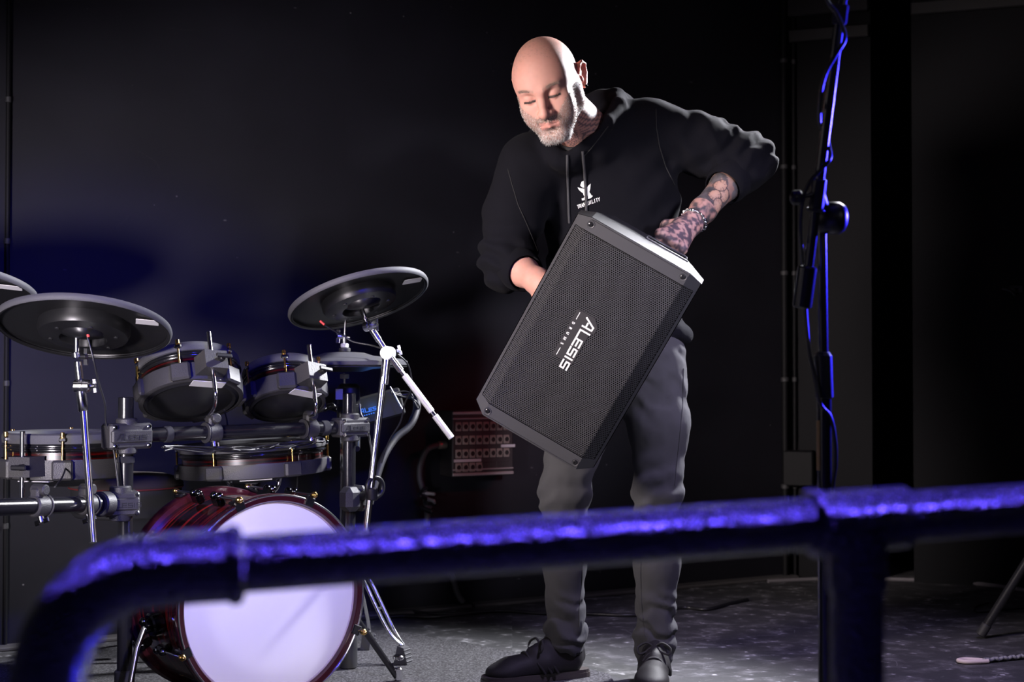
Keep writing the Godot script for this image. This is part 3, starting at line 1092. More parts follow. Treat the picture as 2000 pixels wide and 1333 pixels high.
	part(t, "basket_nut", mb, mat("brushed_grey", lin(.32, .32, .33), .35, .8))
	for e in [[455, 955, 3.9, 430, 908], [540, 955, 4.02, 553, 895], [505, 940, 4.1, 500, 900]]:
		mb = MB.new()
		var a := P(e[0], e[1], e[2])
		var b := P(e[3], e[4], e[2])
		mb.tube(smooth_path([Vector3(sc.x, sc.y - .07, sc.z), a, b], 6), .0065, 8)
		mb.box(Transform3D(basis_y(b - a), a.lerp(b, .35)), Vector3(.016, .022, .016), .003)
		part(t, "basket_arm", mb, M("chrome"))
	for f in [.4, 2.5, 4.6]:
		mb = MB.new()
		mb.tube(smooth_path([Vector3(sc.x, .3, sc.z), Vector3(sc.x + cos(f) * .1, .15, sc.z + sin(f) * .1), Vector3(sc.x + cos(f) * .16, .012, sc.z + sin(f) * .16)], 4), .008, 8)
		part(t, "leg", mb, M("chrome"))
	# ---- throne
	var th := P(247, 945, 4.05)
	t = thing("drum_throne", "round dark drum throne with padded top behind the rack", "stool", Vector3(th.x, 0, th.z))
	mb = MB.new()
	var X := Transform3D(Basis(), th)
	mb.lathe(X, [Vector2(.152, -.012), Vector2(.158, .0), Vector2(.15, .014), Vector2(.11, .026), Vector2(.05, .031), Vector2(0, .032)], 56, 0, TAU, .6)
	part(t, "seat_top", mb, mat("throne_velvet", lin(.03, .021, .021), .95))
	mb = MB.new()
	mb.torus(Transform3D(Basis(), th + Vector3(0, -.008, 0)), .156, .0025, 56, 6)
	part(t, "piping", mb, mat("piping_red", lin(.1, .01, .01), .7))
	mb = MB.new()
	mb.lathe(X, [Vector2(0, -.09), Vector2(.14, -.09), Vector2(.148, -.082), Vector2(.153, -.012)], 56, 0, TAU, .6)
	part(t, "seat_side", mb, M("rubber_dark"))
	mb = MB.new()
	mb.cyl(Vector3(th.x, .05, th.z), th - Vector3(0, .09, 0), .016, 14)
	part(t, "column", mb, M("chrome"))
	for f in [.2, 2.3, 4.4]:
		mb = MB.new()
		mb.tube(PackedVector3Array([Vector3(th.x, .28, th.z), Vector3(th.x + cos(f) * .2, .012, th.z + sin(f) * .2)]), .01, 8)
		part(t, "leg", mb, M("chrome"))
	# ---- cymbals
	var cl := P(165, 638, 3.38)
	cymbal("crash_cymbal", "dark rubber cymbal pad showing its hub plate, above the side tom", cl, Vector3(.0, .945, -.33), .203, Vector3(.25, 0, 1))
	cymbal("ride_cymbal", "dark rubber cymbal cut by the frame beside the conduit", P(-105, 565, 3.55), Vector3(.02, .96, -.27), .22, Vector3(.3, 0, 1), "", false)
	var cr := P(700, 583, 3.95)
	var ur := Vector3(-.285, .925, -.25)
	cymbal("tilted_cymbal", "dark rubber cymbal pad tilted steeply on the bright boom arm", cr, ur, .199, Vector3(.4, 0, 1))
	# stand rod of the near cymbal
	t = thing("cymbal_stand", "straight chrome cymbal arm with tilter under the level cymbal", "cymbal stand", P(178, 1030, 3.3))
	var u1 := Vector3(.0, .945, -.33).normalized()
	var tp := cl - u1 * .012
	var a1 := P(150, 690, 3.36)
	mb = MB.new()
	mb.cyl(tp + u1 * .06, tp - u1 * .012, .004, 10)
	mb.cyl(tp, P(151, 665, 3.36), .006, 12)
	mb.cyl(P(150, 656, 3.36), a1, .0075, 14, .001)
	part(t, "tilter_rod", mb, M("chrome"))
	mb = MB.new()
	mb.cyl(P(148, 688, 3.36), P(150, 700, 3.36), .011, 16, .002)
	mb.cyl(P(152, 706, 3.36), P(156, 742, 3.36), .0095, 16, .002)
	wing(mb, P(158, 697, 3.355), Vector3(1, .0, .2), .017)
	part(t, "upper_joint", mb, M("chrome"))
	mb = MB.new()
	var jc := P(160, 755, 3.36)
	mb.cyl(jc - Vector3(.019, 0, 0), jc + Vector3(.02, 0, 0), .0155, 22, .003)
	mb.cyl(jc - Vector3(.004, 0, 0), jc + Vector3(.004, 0, 0), .017, 22, .001)
	wing(mb, jc + Vector3(.02, 0, .0), Vector3(1, .1, .1), .014)
	mb.cyl(P(158, 764, 3.36), P(163, 805, 3.355), .0125, 18, .002, .0115)
	part(t, "tilter_joint", mb, M("chrome"))
	mb = MB.new()
	mb.cyl(P(163, 800, 3.355), P(182, 1060, 3.27), .0085, 16)
	part(t, "tube", mb, M("chrome"))
	# boom stand of the tilted cymbal
	var jn := P(757, 690, 3.9)
	t = thing("boom_stand", "bright chrome boom stand with knurled counterweight arm under the tilted cymbal", "cymbal stand", P(715, 1040, 3.82))
	mb = MB.new()
	var un := ur.normalized()
	mb.cyl(cr + un * .06, cr - un * .02, .004, 10)
	wing(mb, cr + un * .034, un, .014)
	mb.cyl(cr - un * .01, P(714, 622, 3.92), .0055, 12)
	mb.cyl(P(706, 606, 3.94), P(716, 630, 3.92), .0068, 12, .001)
	part(t, "tilter_rod", mb, M("chrome"))
	mb = MB.new()
	var k0 := P(722, 637, 3.91)
	var vx := Vector3(.75, .1, .65).normalized()
	mb.cyl(k0 - vx * .017, k0 + vx * .004, .0145, 24, .003)
	mb.cyl(k0 + vx * .006, k0 + vx * .018, .0145, 24, .003)
	mb.ball(k0 - vx * .017, Vector3.ONE * .007, 12)
	wing(mb, k0 + vx * .018, vx, .014)
	part(t, "tilter_joint", mb, M("chrome"))
	mb = MB.new()
	var e1 := P(882, 856, 3.93)
	var ad := (e1 - jn).normalized()
	mb.cyl(k0, jn, .0075, 18)
	mb.cyl(k0.lerp(jn, .1), k0.lerp(jn, .55), .0092, 18, .001)
	mb.cyl(jn, jn + (e1 - jn) * .21, .0098, 18, .001)
	mb.cyl(jn, e1, .0062, 14)
	part(t, "boom_arm", mb, M("chrome"))
	var kn := mat("knurled_steel", lin(.85, .85, .87), .42, .75)
	bump(kn, .16, .06, 30.0)
	mb = MB.new()
	mb.cyl(jn + (e1 - jn) * .26, jn + (e1 - jn) * .69, .0088, 20, .001)
	mb.cyl(jn + (e1 - jn) * .735, e1, .0088, 20, .001)
	part(t, "knurled_grip", mb, kn)
	mb = MB.new()
	var jx := Vector3(-.15, .02, .98).normalized()
	mb.cyl(jn - jx * .028, jn + jx * .008, .0185, 28, .004)
	mb.lathe(Transform3D(basis_y(jx), jn + jx * .008), [Vector2(.0185, 0), Vector2(.0185, .004), Vector2(.017, .006), Vector2(.0115, .006), Vector2(.0105, .003), Vector2(.0095, .003), Vector2(.0085, .008), Vector2(0, .009)], 32)
	wing(mb, jn + Vector3(.024, .006, -.02), Vector3(1, .3, -.3), .011)
	part(t, "pivot_joint", mb, mat("satin_steel", lin(.9, .9, .9), .5, .55))
	mb = MB.new()
	mb.cyl(P(753, 700, 3.9), P(714, 1045, 3.82), .0095, 18)
	mb.cyl(P(755, 702, 3.9), P(750, 752, 3.89), .0125, 18, .002)
	part(t, "tube", mb, M("chrome"))
	# ---- hi-hat and its stand
	var hc := P(673, 706, 4.06)
	t = thing("hi_hat_cymbal", "pair of dark hi-hat cymbal pads on a threaded rod, seen edge on", "cymbal", hc)
	mb = MB.new()
	mb.lathe(Transform3D(Basis(), hc), [Vector2(.173, -.013), Vector2(.178, -.01), Vector2(.178, .0), Vector2(.165, .006), Vector2(.08, .016), Vector2(.055, .024), Vector2(.03, .026), Vector2(.006, .026)], 96, 0, TAU, .6)
	part(t, "top_cymbal", mb, M("rubber_grey"))
	mb = MB.new()
	mb.lathe(Transform3D(Basis(), hc), [Vector2(.006, -.03), Vector2(.05, -.03), Vector2(.08, -.022), Vector2(.176, -.016), Vector2(.176, -.014), Vector2(.17, -.0135), Vector2(0, -.0135)], 72)
	part(t, "bottom_cymbal", mb, M("plastic_black"))
	mb = MB.new()
	mb.cyl(hc + Vector3(0, .026, 0), hc + Vector3(0, .038, 0), .0165, 24, .002)
	part(t, "felt_washer", mb, M("rubber_dark"))
	mb = MB.new()
	mb.cyl(hc + Vector3(0, .038, 0), hc + Vector3(0, .05, 0), .0115, 20, .002)
	part(t, "clutch_nut", mb, mat("knurled_steel", Color.WHITE))
	mb = MB.new()
	mb.cyl(hc + Vector3(0, .05, 0), hc + Vector3(0, .074, 0), .008, 14, .001)
	mb.ball(hc + Vector3(0, .068, 0), Vector3.ONE * .009, 12)
	wing(mb, hc + Vector3(-.006, .07, .004), Vector3(-1, .05, .2), .016)
	mb.cyl(hc + Vector3(0, .068, 0), hc + Vector3(.016, .068, .004), .0028, 8)
	part(t, "clutch", mb, M("chrome"))
	t = thing("hi_hat_stand", "chrome hi-hat stand with double-braced legs and ribbed rubber feet", "cymbal stand", Vector3(hc.x, 0, hc.z))
	mb = MB.new()
	mb.cyl(Vector3(hc.x, .3, hc.z), hc - Vector3(0, .034, 0), .0033, 8)
	mb.cyl(hc + Vector3(0, .074, 0), P(675, 621, 4.06), .0033, 8)
	part(t, "pull_rod", mb, M("chrome"))
	mb = MB.new()
	mb.cyl(hc - Vector3(0, .05, 0), hc - Vector3(0, .036, 0), .013, 20, .002)
	part(t, "knurled_nut", mb, mat("knurled_steel", Color.WHITE))
	mb = MB.new()
	var hb := P(683, 755, 4.06)
	var hx := Vector3(hc.x, hb.y, hc.z) + Vector3(.012, 0, 0)
	mb.lathe(Transform3D(Basis(), hx), [Vector2(0, .008), Vector2(.022, .008), Vector2(.03, .002), Vector2(.032, -.004), Vector2(.032, -.05), Vector2(.036, -.052), Vector2(.036, -.058), Vector2(0, -.058)], 36)
	mb.cyl(hx - Vector3(.02, .058, 0), hx - Vector3(.02, .1, 0), .014, 16)
	part(t, "controller", mb, M("plastic_black"))
	mb = MB.new()
	var lf := Vector3(-.35, 0, .94).normalized()
	mb.box(Transform3D(Basis(lf.cross(Vector3.UP) * -1, Vector3.UP, lf), hx + lf * .0325 + Vector3(-.012, -.022, 0)), Vector3(.022, .03, .001))
	part(t, "paper_label", mb, M("paper_white"))
	mb = MB.new()
	mb.cyl(Vector3(hc.x, .03, hc.z), Vector3(hc.x, hx.y - .05, hc.z), .0125, 16)
	part(t, "tube", mb, M("chrome"))
	var hubp := Vector3(hc.x, .33, hc.z)
	for e in [[G(786, 1302), 1.0], [G(719, 1273), 1.0], [Vector3(hc.x - .2, 0, hc.z - .05), 1.0]]:
		var foot: Vector3 = e[0]
		foot.y = .028
		var dirf := (foot - hubp)
		var sdv := Vector3(-dirf.z, 0, dirf.x).normalized()
		var leg := MB.new()
		for s in [-1.0, 1.0]:
			var o: Vector3 = sdv * .013 * s
			leg.tube(smooth_path([hubp + o * .4, hubp + dirf * .3 + o * .6 + Vector3(0, .012, 0), hubp + dirf * .42 + o * 1.2 + Vector3(0, .018, 0), hubp + dirf * .8 + o * 1.1 + Vector3(0, .01, 0), foot + o * .3 + Vector3(0, .03, 0)], 5), .0055, 8)
		leg.cyl(hubp + dirf * .62 - sdv * .015 + Vector3(0, .012, 0), hubp + dirf * .62 + sdv * .015 + Vector3(0, .012, 0), .004, 8)
		var lp := part(t, "leg", leg, M("chrome"))
		var rf := MB.new()
		var fx := sdv
		var fz := Vector3(dirf.x, 0, dirf.z).normalized()
		var prof := PackedVector2Array([Vector2(-.02, 0), Vector2(.024, 0), Vector2(.012, .045), Vector2(-.008, .05)])
		rf.prism(Transform3D(Basis(fz, Vector3.UP, fx), Vector3(foot.x, 0.0075, foot.z) - fx * .015), prof, .03)
		for k in 4:
			rf.box(Transform3D(Basis(fz, Vector3.UP, fx), Vector3(foot.x, .016 + .01 * k, foot.z) + fz * (.021 - .0028 * k)), Vector3(.006, .004, .034), .001)
		part(lp, "rubber_foot", rf, mat("rubber_foot_grey", lin(.05, .05, .055), .6))
	# ---- sound module with a lit wordmark
	var mc := P(733, 797, 4.33)
	t = thing("sound_module", "black drum sound module with blue lit lettering behind the boom stand", "module", mc)
	var mB := Basis(Vector3(0, 0, 1), deg_to_rad(15.0)) * Basis(Vector3.UP, deg_to_rad(22.0))
	mb = MB.new()
	mb.box(Transform3D(mB, mc - mB.z * .03), Vector3(.185, .085, .05), .006)
	part(t, "case", mb, mat("module_black", lin(.008, .008, .009), .5))
	var lit := StandardMaterial3D.new()
	lit.resource_name = "lit_lettering"
	lit.albedo_color = Color(.05, .1, .3)
	lit.emission_enabled = true
	lit.emission = lin(.05, .22, 1.0)
	lit.emission_energy_multiplier = .9
	mb = MB.new()
	var w0 := mB * Vector3(-.03, .0, .0)
	wordmark(mb, Transform3D(mB, mc - mB.x * .048 - mB.y * .006 - mB.z * .0045), .0125, .001)
	var wm := part(t, "lit_lettering", mb, lit, "blue glowing lettering")
	mb = MB.new()
	for k in 6:
		mb.box(Transform3D(mB, mc - mB.x * (.045 - .0075 * k) - mB.y * .014 - mB.z * .004), Vector3(.004, .003, .001))
	mb.box(Transform3D(mB, mc + mB.x * .01 - mB.y * .014 - mB.z * .004), Vector3(.02, .0015, .001))
	part(wm, "lit_underline", mb, lit)
	var gl := OmniLight3D.new()
	gl.name = "glow"
	t.add_child(gl)
	gl.position = mB.z * .02
	gl.light_color = lin(.1, .3, 1.0)
	gl.light_energy = .0015
	gl.light_size = .02
	gl.omni_range = 6.0
	gl.omni_attenuation = 2.0
	gl.shadow_enabled = true
	mb = MB.new()
	mb.cyl(P(762, 756, 4.31), P(787, 802, 4.29), .0022, 8)
	part(t, "stay_rod", mb, M("brushed_grey"))
	mb = MB.new()
	mb.cyl(mc - mB.z * .05 + Vector3(-.04, -.03, 0), pr + Vector3(.02, -.06, -.02), .008, 10)
	part(t, "mount_arm", mb, M("plastic_black"))
	kit_cables(pl, pr, d, n)

func cable(called: String, pts: Array, r: float, m: Material, label: String, group := "", sub := 8) -> MeshInstance3D:
	var mb := MB.new()
	mb.tube(smooth_path(pts, sub), r, 8)
	return solo(called, mb, m, label, "cable", group)

func kit_cables(pl: Vector3, pr: Vector3, d: Vector3, n: Vector3) -> void:
	var rng := RandomNumberGenerator.new()
	rng.seed = 8
	var cb := M("cable_black")
	for k in 6:
		var pts := []
		for i in 9:
			var f := i / 8.0
			var o := pl.lerp(pr, .14 + .72 * f)
			var sag := -.026 - .012 * sin(f * PI) - rng.randf() * .014
			pts.append(o + Vector3(0, sag, 0) + n * (rng.randf_range(-.004, .02)))
		cable("trigger_cable", pts, .0024, cb, "thin black trigger cable strung along under the rack bar", "trigger cables under the rack bar")
	# cymbal leads with red plugs
	var t := thing("cymbal_lead", "black lead with red plug hanging from the level cymbal's hub", "cable", P(172, 650, 3.34))
	var mb := MB.new()
	mb.tube(smooth_path([P(170, 655, 3.33), P(182, 700, 3.33), P(192, 745, 3.35), P(205, 790, 3.38), P(207, 825, 3.4), P(222, 880, 3.41), P(232, 960, 3.41)], 8), .0024, 8)
	part(t, "wire", mb, cb)
	mb = MB.new()
	mb.cyl(P(162, 617, 3.34), P(168, 640, 3.33), .0035, 10)
	part(t, "plug", mb, M("plastic_black"))
	mb = MB.new()
	mb.cyl(P(168, 639, 3.33), P(173, 659, 3.33), .0038, 10, .001)
	part(t, "plug_sleeve", mb, M("cable_red"))
	t = thing("cymbal_lead", "black lead with red plug hanging from the tilted cymbal down to the stand", "cable", P(630, 632, 3.9))
	mb = MB.new()
	mb.tube(smooth_path([P(634, 636, 3.93), P(650, 645, 3.94), P(668, 655, 3.96), P(690, 668, 3.96), P(725, 675, 3.95), P(757, 685, 3.92)], 8), .0022, 8)
	part(t, "wire", mb, cb)
	mb = MB.new()
	mb.cyl(P(625, 627, 3.93), P(634, 635, 3.93), .0035, 10, .001)
	part(t, "plug_sleeve", mb, M("cable_red"))
	cable("looped_lead", [P(776, 692, 3.93), P(795, 710, 3.95), P(803, 735, 3.97), P(803, 760, 3.98), P(790, 790, 4.0), P(782, 825, 4.02), P(760, 862, 4.04), P(745, 905, 4.05)], .0024, cb, "thin black lead looping round the boom stand's knurled arm")
	cable("tom_lead", [P(437, 800, 3.66), P(442, 815, 3.67), P(444, 832, 3.68), P(443, 850, 3.69)], .0022, cb, "short lead under the larger rack tom")
	cable("tom_lead", [P(128, 905, 3.5), P(127, 918, 3.45), P(120, 935, 3.4), P(107, 952, 3.32)], .0022, cb, "short lead under the low side tom")
	cable("snare_lead", [P(580, 905, 3.95), P(581, 930, 3.95), P(580, 960, 3.93), P(581, 1010, 3.9)], .0022, cb, "thin lead hanging below the snare")
	cable("stand_lead", [P(702, 790, 4.0), P(705, 810, 3.99), P(716, 830, 3.98), P(722, 860, 3.98), P(727, 895, 3.97), P(725, 940, 3.95)], .003, mat("cable_mid", lin(.06, .06, .065), .4), "grey lead running down between the far post and the boom stand")
	# thick loom from the module
	cable("cable_loom", [P(812, 770, 4.35), P(815, 795, 4.33), P(808, 820, 4.3), P(795, 838, 4.28), P(770, 860, 4.25), P(745, 905, 4.2), P(722, 985, 4.15)], .011, mat("loom_black", lin(.016, .016, .018), .6), "thick black cable loom curving down beside the sound module")
	for k in 7:
		var pts := []
		for q in [[770, 772], [792, 770], [808, 778], [813, 798], [806, 820], [796, 836]]:
			pts.append(P(q[0] + rng.randf_range(-7, 7), q[1] + rng.randf_range(-7, 7), 4.33 + rng.randf_range(-.03, .03)))
		cable("module_lead", pts, .0022, cb, "thin black lead bunched at the back of the sound module", "leads at the sound module")
	for k in 6:
		var pts := []
		for q in [[628, 800], [645, 797], [660, 803], [672, 806]]:
			pts.append(P(q[0] + rng.randf_range(-6, 6), q[1] + rng.randf_range(-9, 9), 4.2 + rng.randf_range(-.03, .03)))
		cable("plug_lead", pts, .003, cb, "short black lead bunched behind the far rack post", "leads behind the far post")

func stage_bits() -> void:
	# ---- rug under the kit
	var mb := MB.new()
	var poly := []
	for q in [[1190, 1322], [1020, 1281], [900, 1260], [796, 1241], [718, 1236], [500, 1222]]:
		poly.append(G(q[0], q[1]))
	poly.append(Vector3(-1.45, 0, -4.0))
	poly.append(Vector3(-1.6, 0, -3.0))
	poly.append(Vector3(-.6, 0, -2.55))
	poly.append(Vector3(.3, 0, -3.2))
	var p2 := PackedVector2Array()
	for q in poly:
		p2.append(Vector2(q.x, -q.z))
	mb.prism(Transform3D(Basis(Vector3.RIGHT, Vector3(0, 0, -1), Vector3.UP), Vector3.ZERO), p2, .007)
	var rm := mat("rug_grey", Color.WHITE, .95, 0, .2)
	var im := Image.create(512, 512, false, Image.FORMAT_RGB8)
	var rng := RandomNumberGenerator.new()
	rng.seed = 77
	for y in 512:
		for x in 512:
			var g := .03 + .10 * pow(rng.randf(), 2.0)
			im.set_pixel(x, y, lin(g, g * .98, g * 1.05))
	rm.albedo_texture = ImageTexture.create_from_image(im)
	rm.uv1_triplanar = true
	rm.uv1_world_triplanar = true
	rm.uv1_scale = Vector3.ONE * .62
	solo("rug", mb, rm, "flat grey flecked rug under the drum kit", "rug")
	# ---- stage box on the wall
	var wd := (WB - WA).normalized()
	var o := PW(884, 868, .1)
	var W := .235
	var Hh := .225
	var c := o + wd * W / 2 - WN * .05
	var t := thing("stage_box", "worn black wall box with rows of cable sockets, behind the amplifier", "connector box", c - Vector3(0, Hh / 2, 0))
	var B := Basis(wd, Vector3.UP, WN)
	mb = MB.new()
	mb.box(Transform3D(B, c), Vector3(W, Hh, .098), .004)
	part(t, "case", mb, mat("box_worn_black", lin(.03, .027, .028), .55))
	var tr := mat("box_edge_grey", lin(.34, .3, .3), .5)
	for y in [.104, .085, -.088, -.104]:
		mb = MB.new()
		mb.box(Transform3D(B, c + Vector3(0, y, 0) + WN * .051), Vector3(W, .010 if absf(y) > .1 else .005, .006), .002)
		part(t, "edge_rail", mb, tr)
	var sm := mat("socket_worn", lin(.3, .25, .22), .5)
	for r in 4:
		for k in 8:
			if r == 3 and k > 3:
				continue
			var q := c + wd * (-W / 2 + .022 + .0265 * k) + Vector3(0, .058 - .046 * r, 0) + WN * .05
			mb = MB.new()
			mb.box(Transform3D(B, q), Vector3(.022, .03, .004), .002)
			mb.lathe(Transform3D(basis_y(WN), q), [Vector2(.0105, .001), Vector2(.0105, .006), Vector2(.0085, .006), Vector2(.0085, .003)], 18)
			var s := part(t, "socket", mb, sm)
			mb = MB.new()
			mb.lathe(Transform3D(basis_y(WN), q), [Vector2(.0086, .0032), Vector2(0, .0032)], 18)
			part(s, "socket_hole", mb, M("ink_dark"))
	for k in 4:
		mb = MB.new()
		mb.box(Transform3D(B, c + wd * (-W / 2 + .022 + .0265 * (k + 4)) + Vector3(0, -.08 + .0, 0) + WN * .05), Vector3(.022, .03, .003), .001)
		part(t, "blank_plate", mb, mat("box_worn_black", Color.BLACK))
	for e in [[-.062, -.057, .104], [.095, -.011, .055]]:
		mb = MB.new()
		mb.box(Transform3D(B, c + wd * e[0] + Vector3(0, e[1], 0) + WN * .053), Vector3(e[2], .0095, .002))
		part(t, "label_strip", mb, M("paper_white"))
	mb = MB.new()
	var g0 := c - wd * (W / 2) + Vector3(0, -.005, 0)
	mb.cyl(g0, g0 - wd * .03, .014, 16, .002)
	part(t, "cable_gland", mb, mat("gland_brass", lin(.3, .26, .2), .4, .6))
	cable("trunk_cable", [g0 - wd * .03, PW(835, 878, .06), PW(822, 905, .05), PW(820, 935, .05), PW(829, 965, .05), PW(834, 1000, .04), PW(838, 1050, .04), PW(880, 1120, .03), PW(893, 1160, .03), PW(905, 1178, .04)], .0105, mat("trunk_grey", lin(.07, .07, .072), .5), "thick grey cable hanging from the wall box")
	# taped bundle on the trunk cable
	t = thing("tape_bundle", "knot of black and silver tape round the thick hanging cable", "tape", PW(832, 985, .05))
	for k in 7:
		mb = MB.new()
		var q := PW(833 + rng.randf_range(-8, 8), 958 + k * 6.5, .06 + rng.randf_range(-.01, .02))
		mb.box(Transform3D(Basis.from_euler(Vector3(rng.randf() * 3, rng.randf() * 3, rng.randf() * 3)), q), Vector3(.05, .022, .012), .004)
		part(t, "tape_piece", mb, mat("tape_silver", lin(.3, .3, .31), .4, .3) if k % 2 else M("plastic_black"))
	# paint flaw on the wall
	mb = MB.new()
	var wf := PW(1018, 1152, .0005)
	mb.prism(Transform3D(B, wf), PackedVector2Array([Vector2(-.014, .035), Vector2(-.009, .037), Vector2(-.003, .008), Vector2(.009, .006), Vector2(.011, -.012), Vector2(.002, -.022), Vector2(-.01, -.012)]), .001)
	var chip := part(get_node("wall_back"), "paint_chip", mb, mat("bare_plaster", lin(.42, .3, .27), .8))
	# ---- floor cables
	var cb := M("cable_black")
	var pts := []
	for q in [[690, 1212], [780, 1204], [840, 1206], [910, 1200], [980, 1194], [1060, 1199], [1150, 1200], [1240, 1202], [1330, 1188], [1380, 1191], [1420, 1181], [1460, 1172]]:
		pts.append(G(q[0], q[1], .006))
	cable("floor_cable", pts, .006, cb, "glossy black cable lying across the stage floor behind the man")
	pts = []
	for q in [[830, 1192], [880, 1188], [915, 1182], [925, 1190], [905, 1200], [850, 1202], [800, 1196], [740, 1200]]:
		pts.append(G(q[0], q[1], .006) + Vector3(0, .004, 0))
	cable("floor_cable", pts, .005, cb, "black cable coiled at the foot of the wall near the drums")
	pts = []
	for q in [[2040, 1185], [1960, 1192], [1910, 1196], [1905, 1186], [1930, 1178]]:
		pts.append(G(q[0], q[1], .004))
	cable("floor_cable", pts, .003, cb, "thin black wire curled on the floor by the slanting stand leg")
	# ---- braided strap with a pale looped end
	t = thing("braided_strap", "grey braided strap with pale looped end lying on the floor", "strap", G(1900, 1291))
	mb = MB.new()
	mb.colored = false
	var s0 := G(1920, 1291, .008)
	var s1 := G(2080, 1275, .008)
	for e in [-1.0, 1.0]:
		var pp := []
		for k in 40:
			var f := k / 39.0
			pp.append(s0.lerp(s1, f) + Vector3(0, .004 * sin(f * 60.0 + e), .008 * cos(f * 60.0) * e))
		mb.tube(PackedVector3Array(pp), .0055, 8)
	part(t, "braid", mb, mat("braid_grey", lin(.2, .2, .21), .7))
	mb = MB.new()
	var lp := G(1893, 1291, .008)
	var xs := (s0 - lp).normalized()
	mb.tube(smooth_path([s0 + xs * .01, lp + Vector3(.0, 0, -.016), lp - xs * .022 + Vector3(0, 0, -.01), lp - xs * .03, lp - xs * .02 + Vector3(0, 0, .014), lp + Vector3(0, 0, .018), s0 + xs * .012 + Vector3(0, 0, .008)], 6), .006, 8)
	part(t, "loop_end", mb, mat("loop_pale", lin(.5, .42, .4), .7))
	# ---- tripod stand cut by the frame
	var hub := P(2092, 960, 4.25)
	t = thing("tripod_stand", "black tripod stand whose slanting leg reaches in at the edge", "stand", Vector3(hub.x, 0, hub.z))
	mb = MB.new()
	mb.cyl(Vector3(hub.x, .1, hub.z), hub + Vector3(0, 1.1, 0), .0175, 18)
	part(t, "pole", mb, M("tube_black"))
	mb = MB.new()
	mb.cyl(hub - Vector3(0, .03, 0), hub + Vector3(0, .03, 0), .03, 20, .004)
	part(t, "collar", mb, M("plastic_black"))
	for f in [G(1915, 1248), Vector3(hub.x + .3, 0, hub.z + .25), Vector3(hub.x + .1, 0, hub.z - .4)]:
		mb = MB.new()
		var ft: Vector3 = f + Vector3(0, .012, 0)
		mb.cyl(hub, ft.lerp(hub, .05), .0135, 16)
		var lg := part(t, "leg", mb, M("tube_black"))
		mb = MB.new()
		mb.cyl(ft - Vector3(0, .002, 0), ft.lerp(hub, .08), .0155, 16, .004)
		part(lg, "rubber_foot", mb, M("rubber_dark"))
	mic_stand()

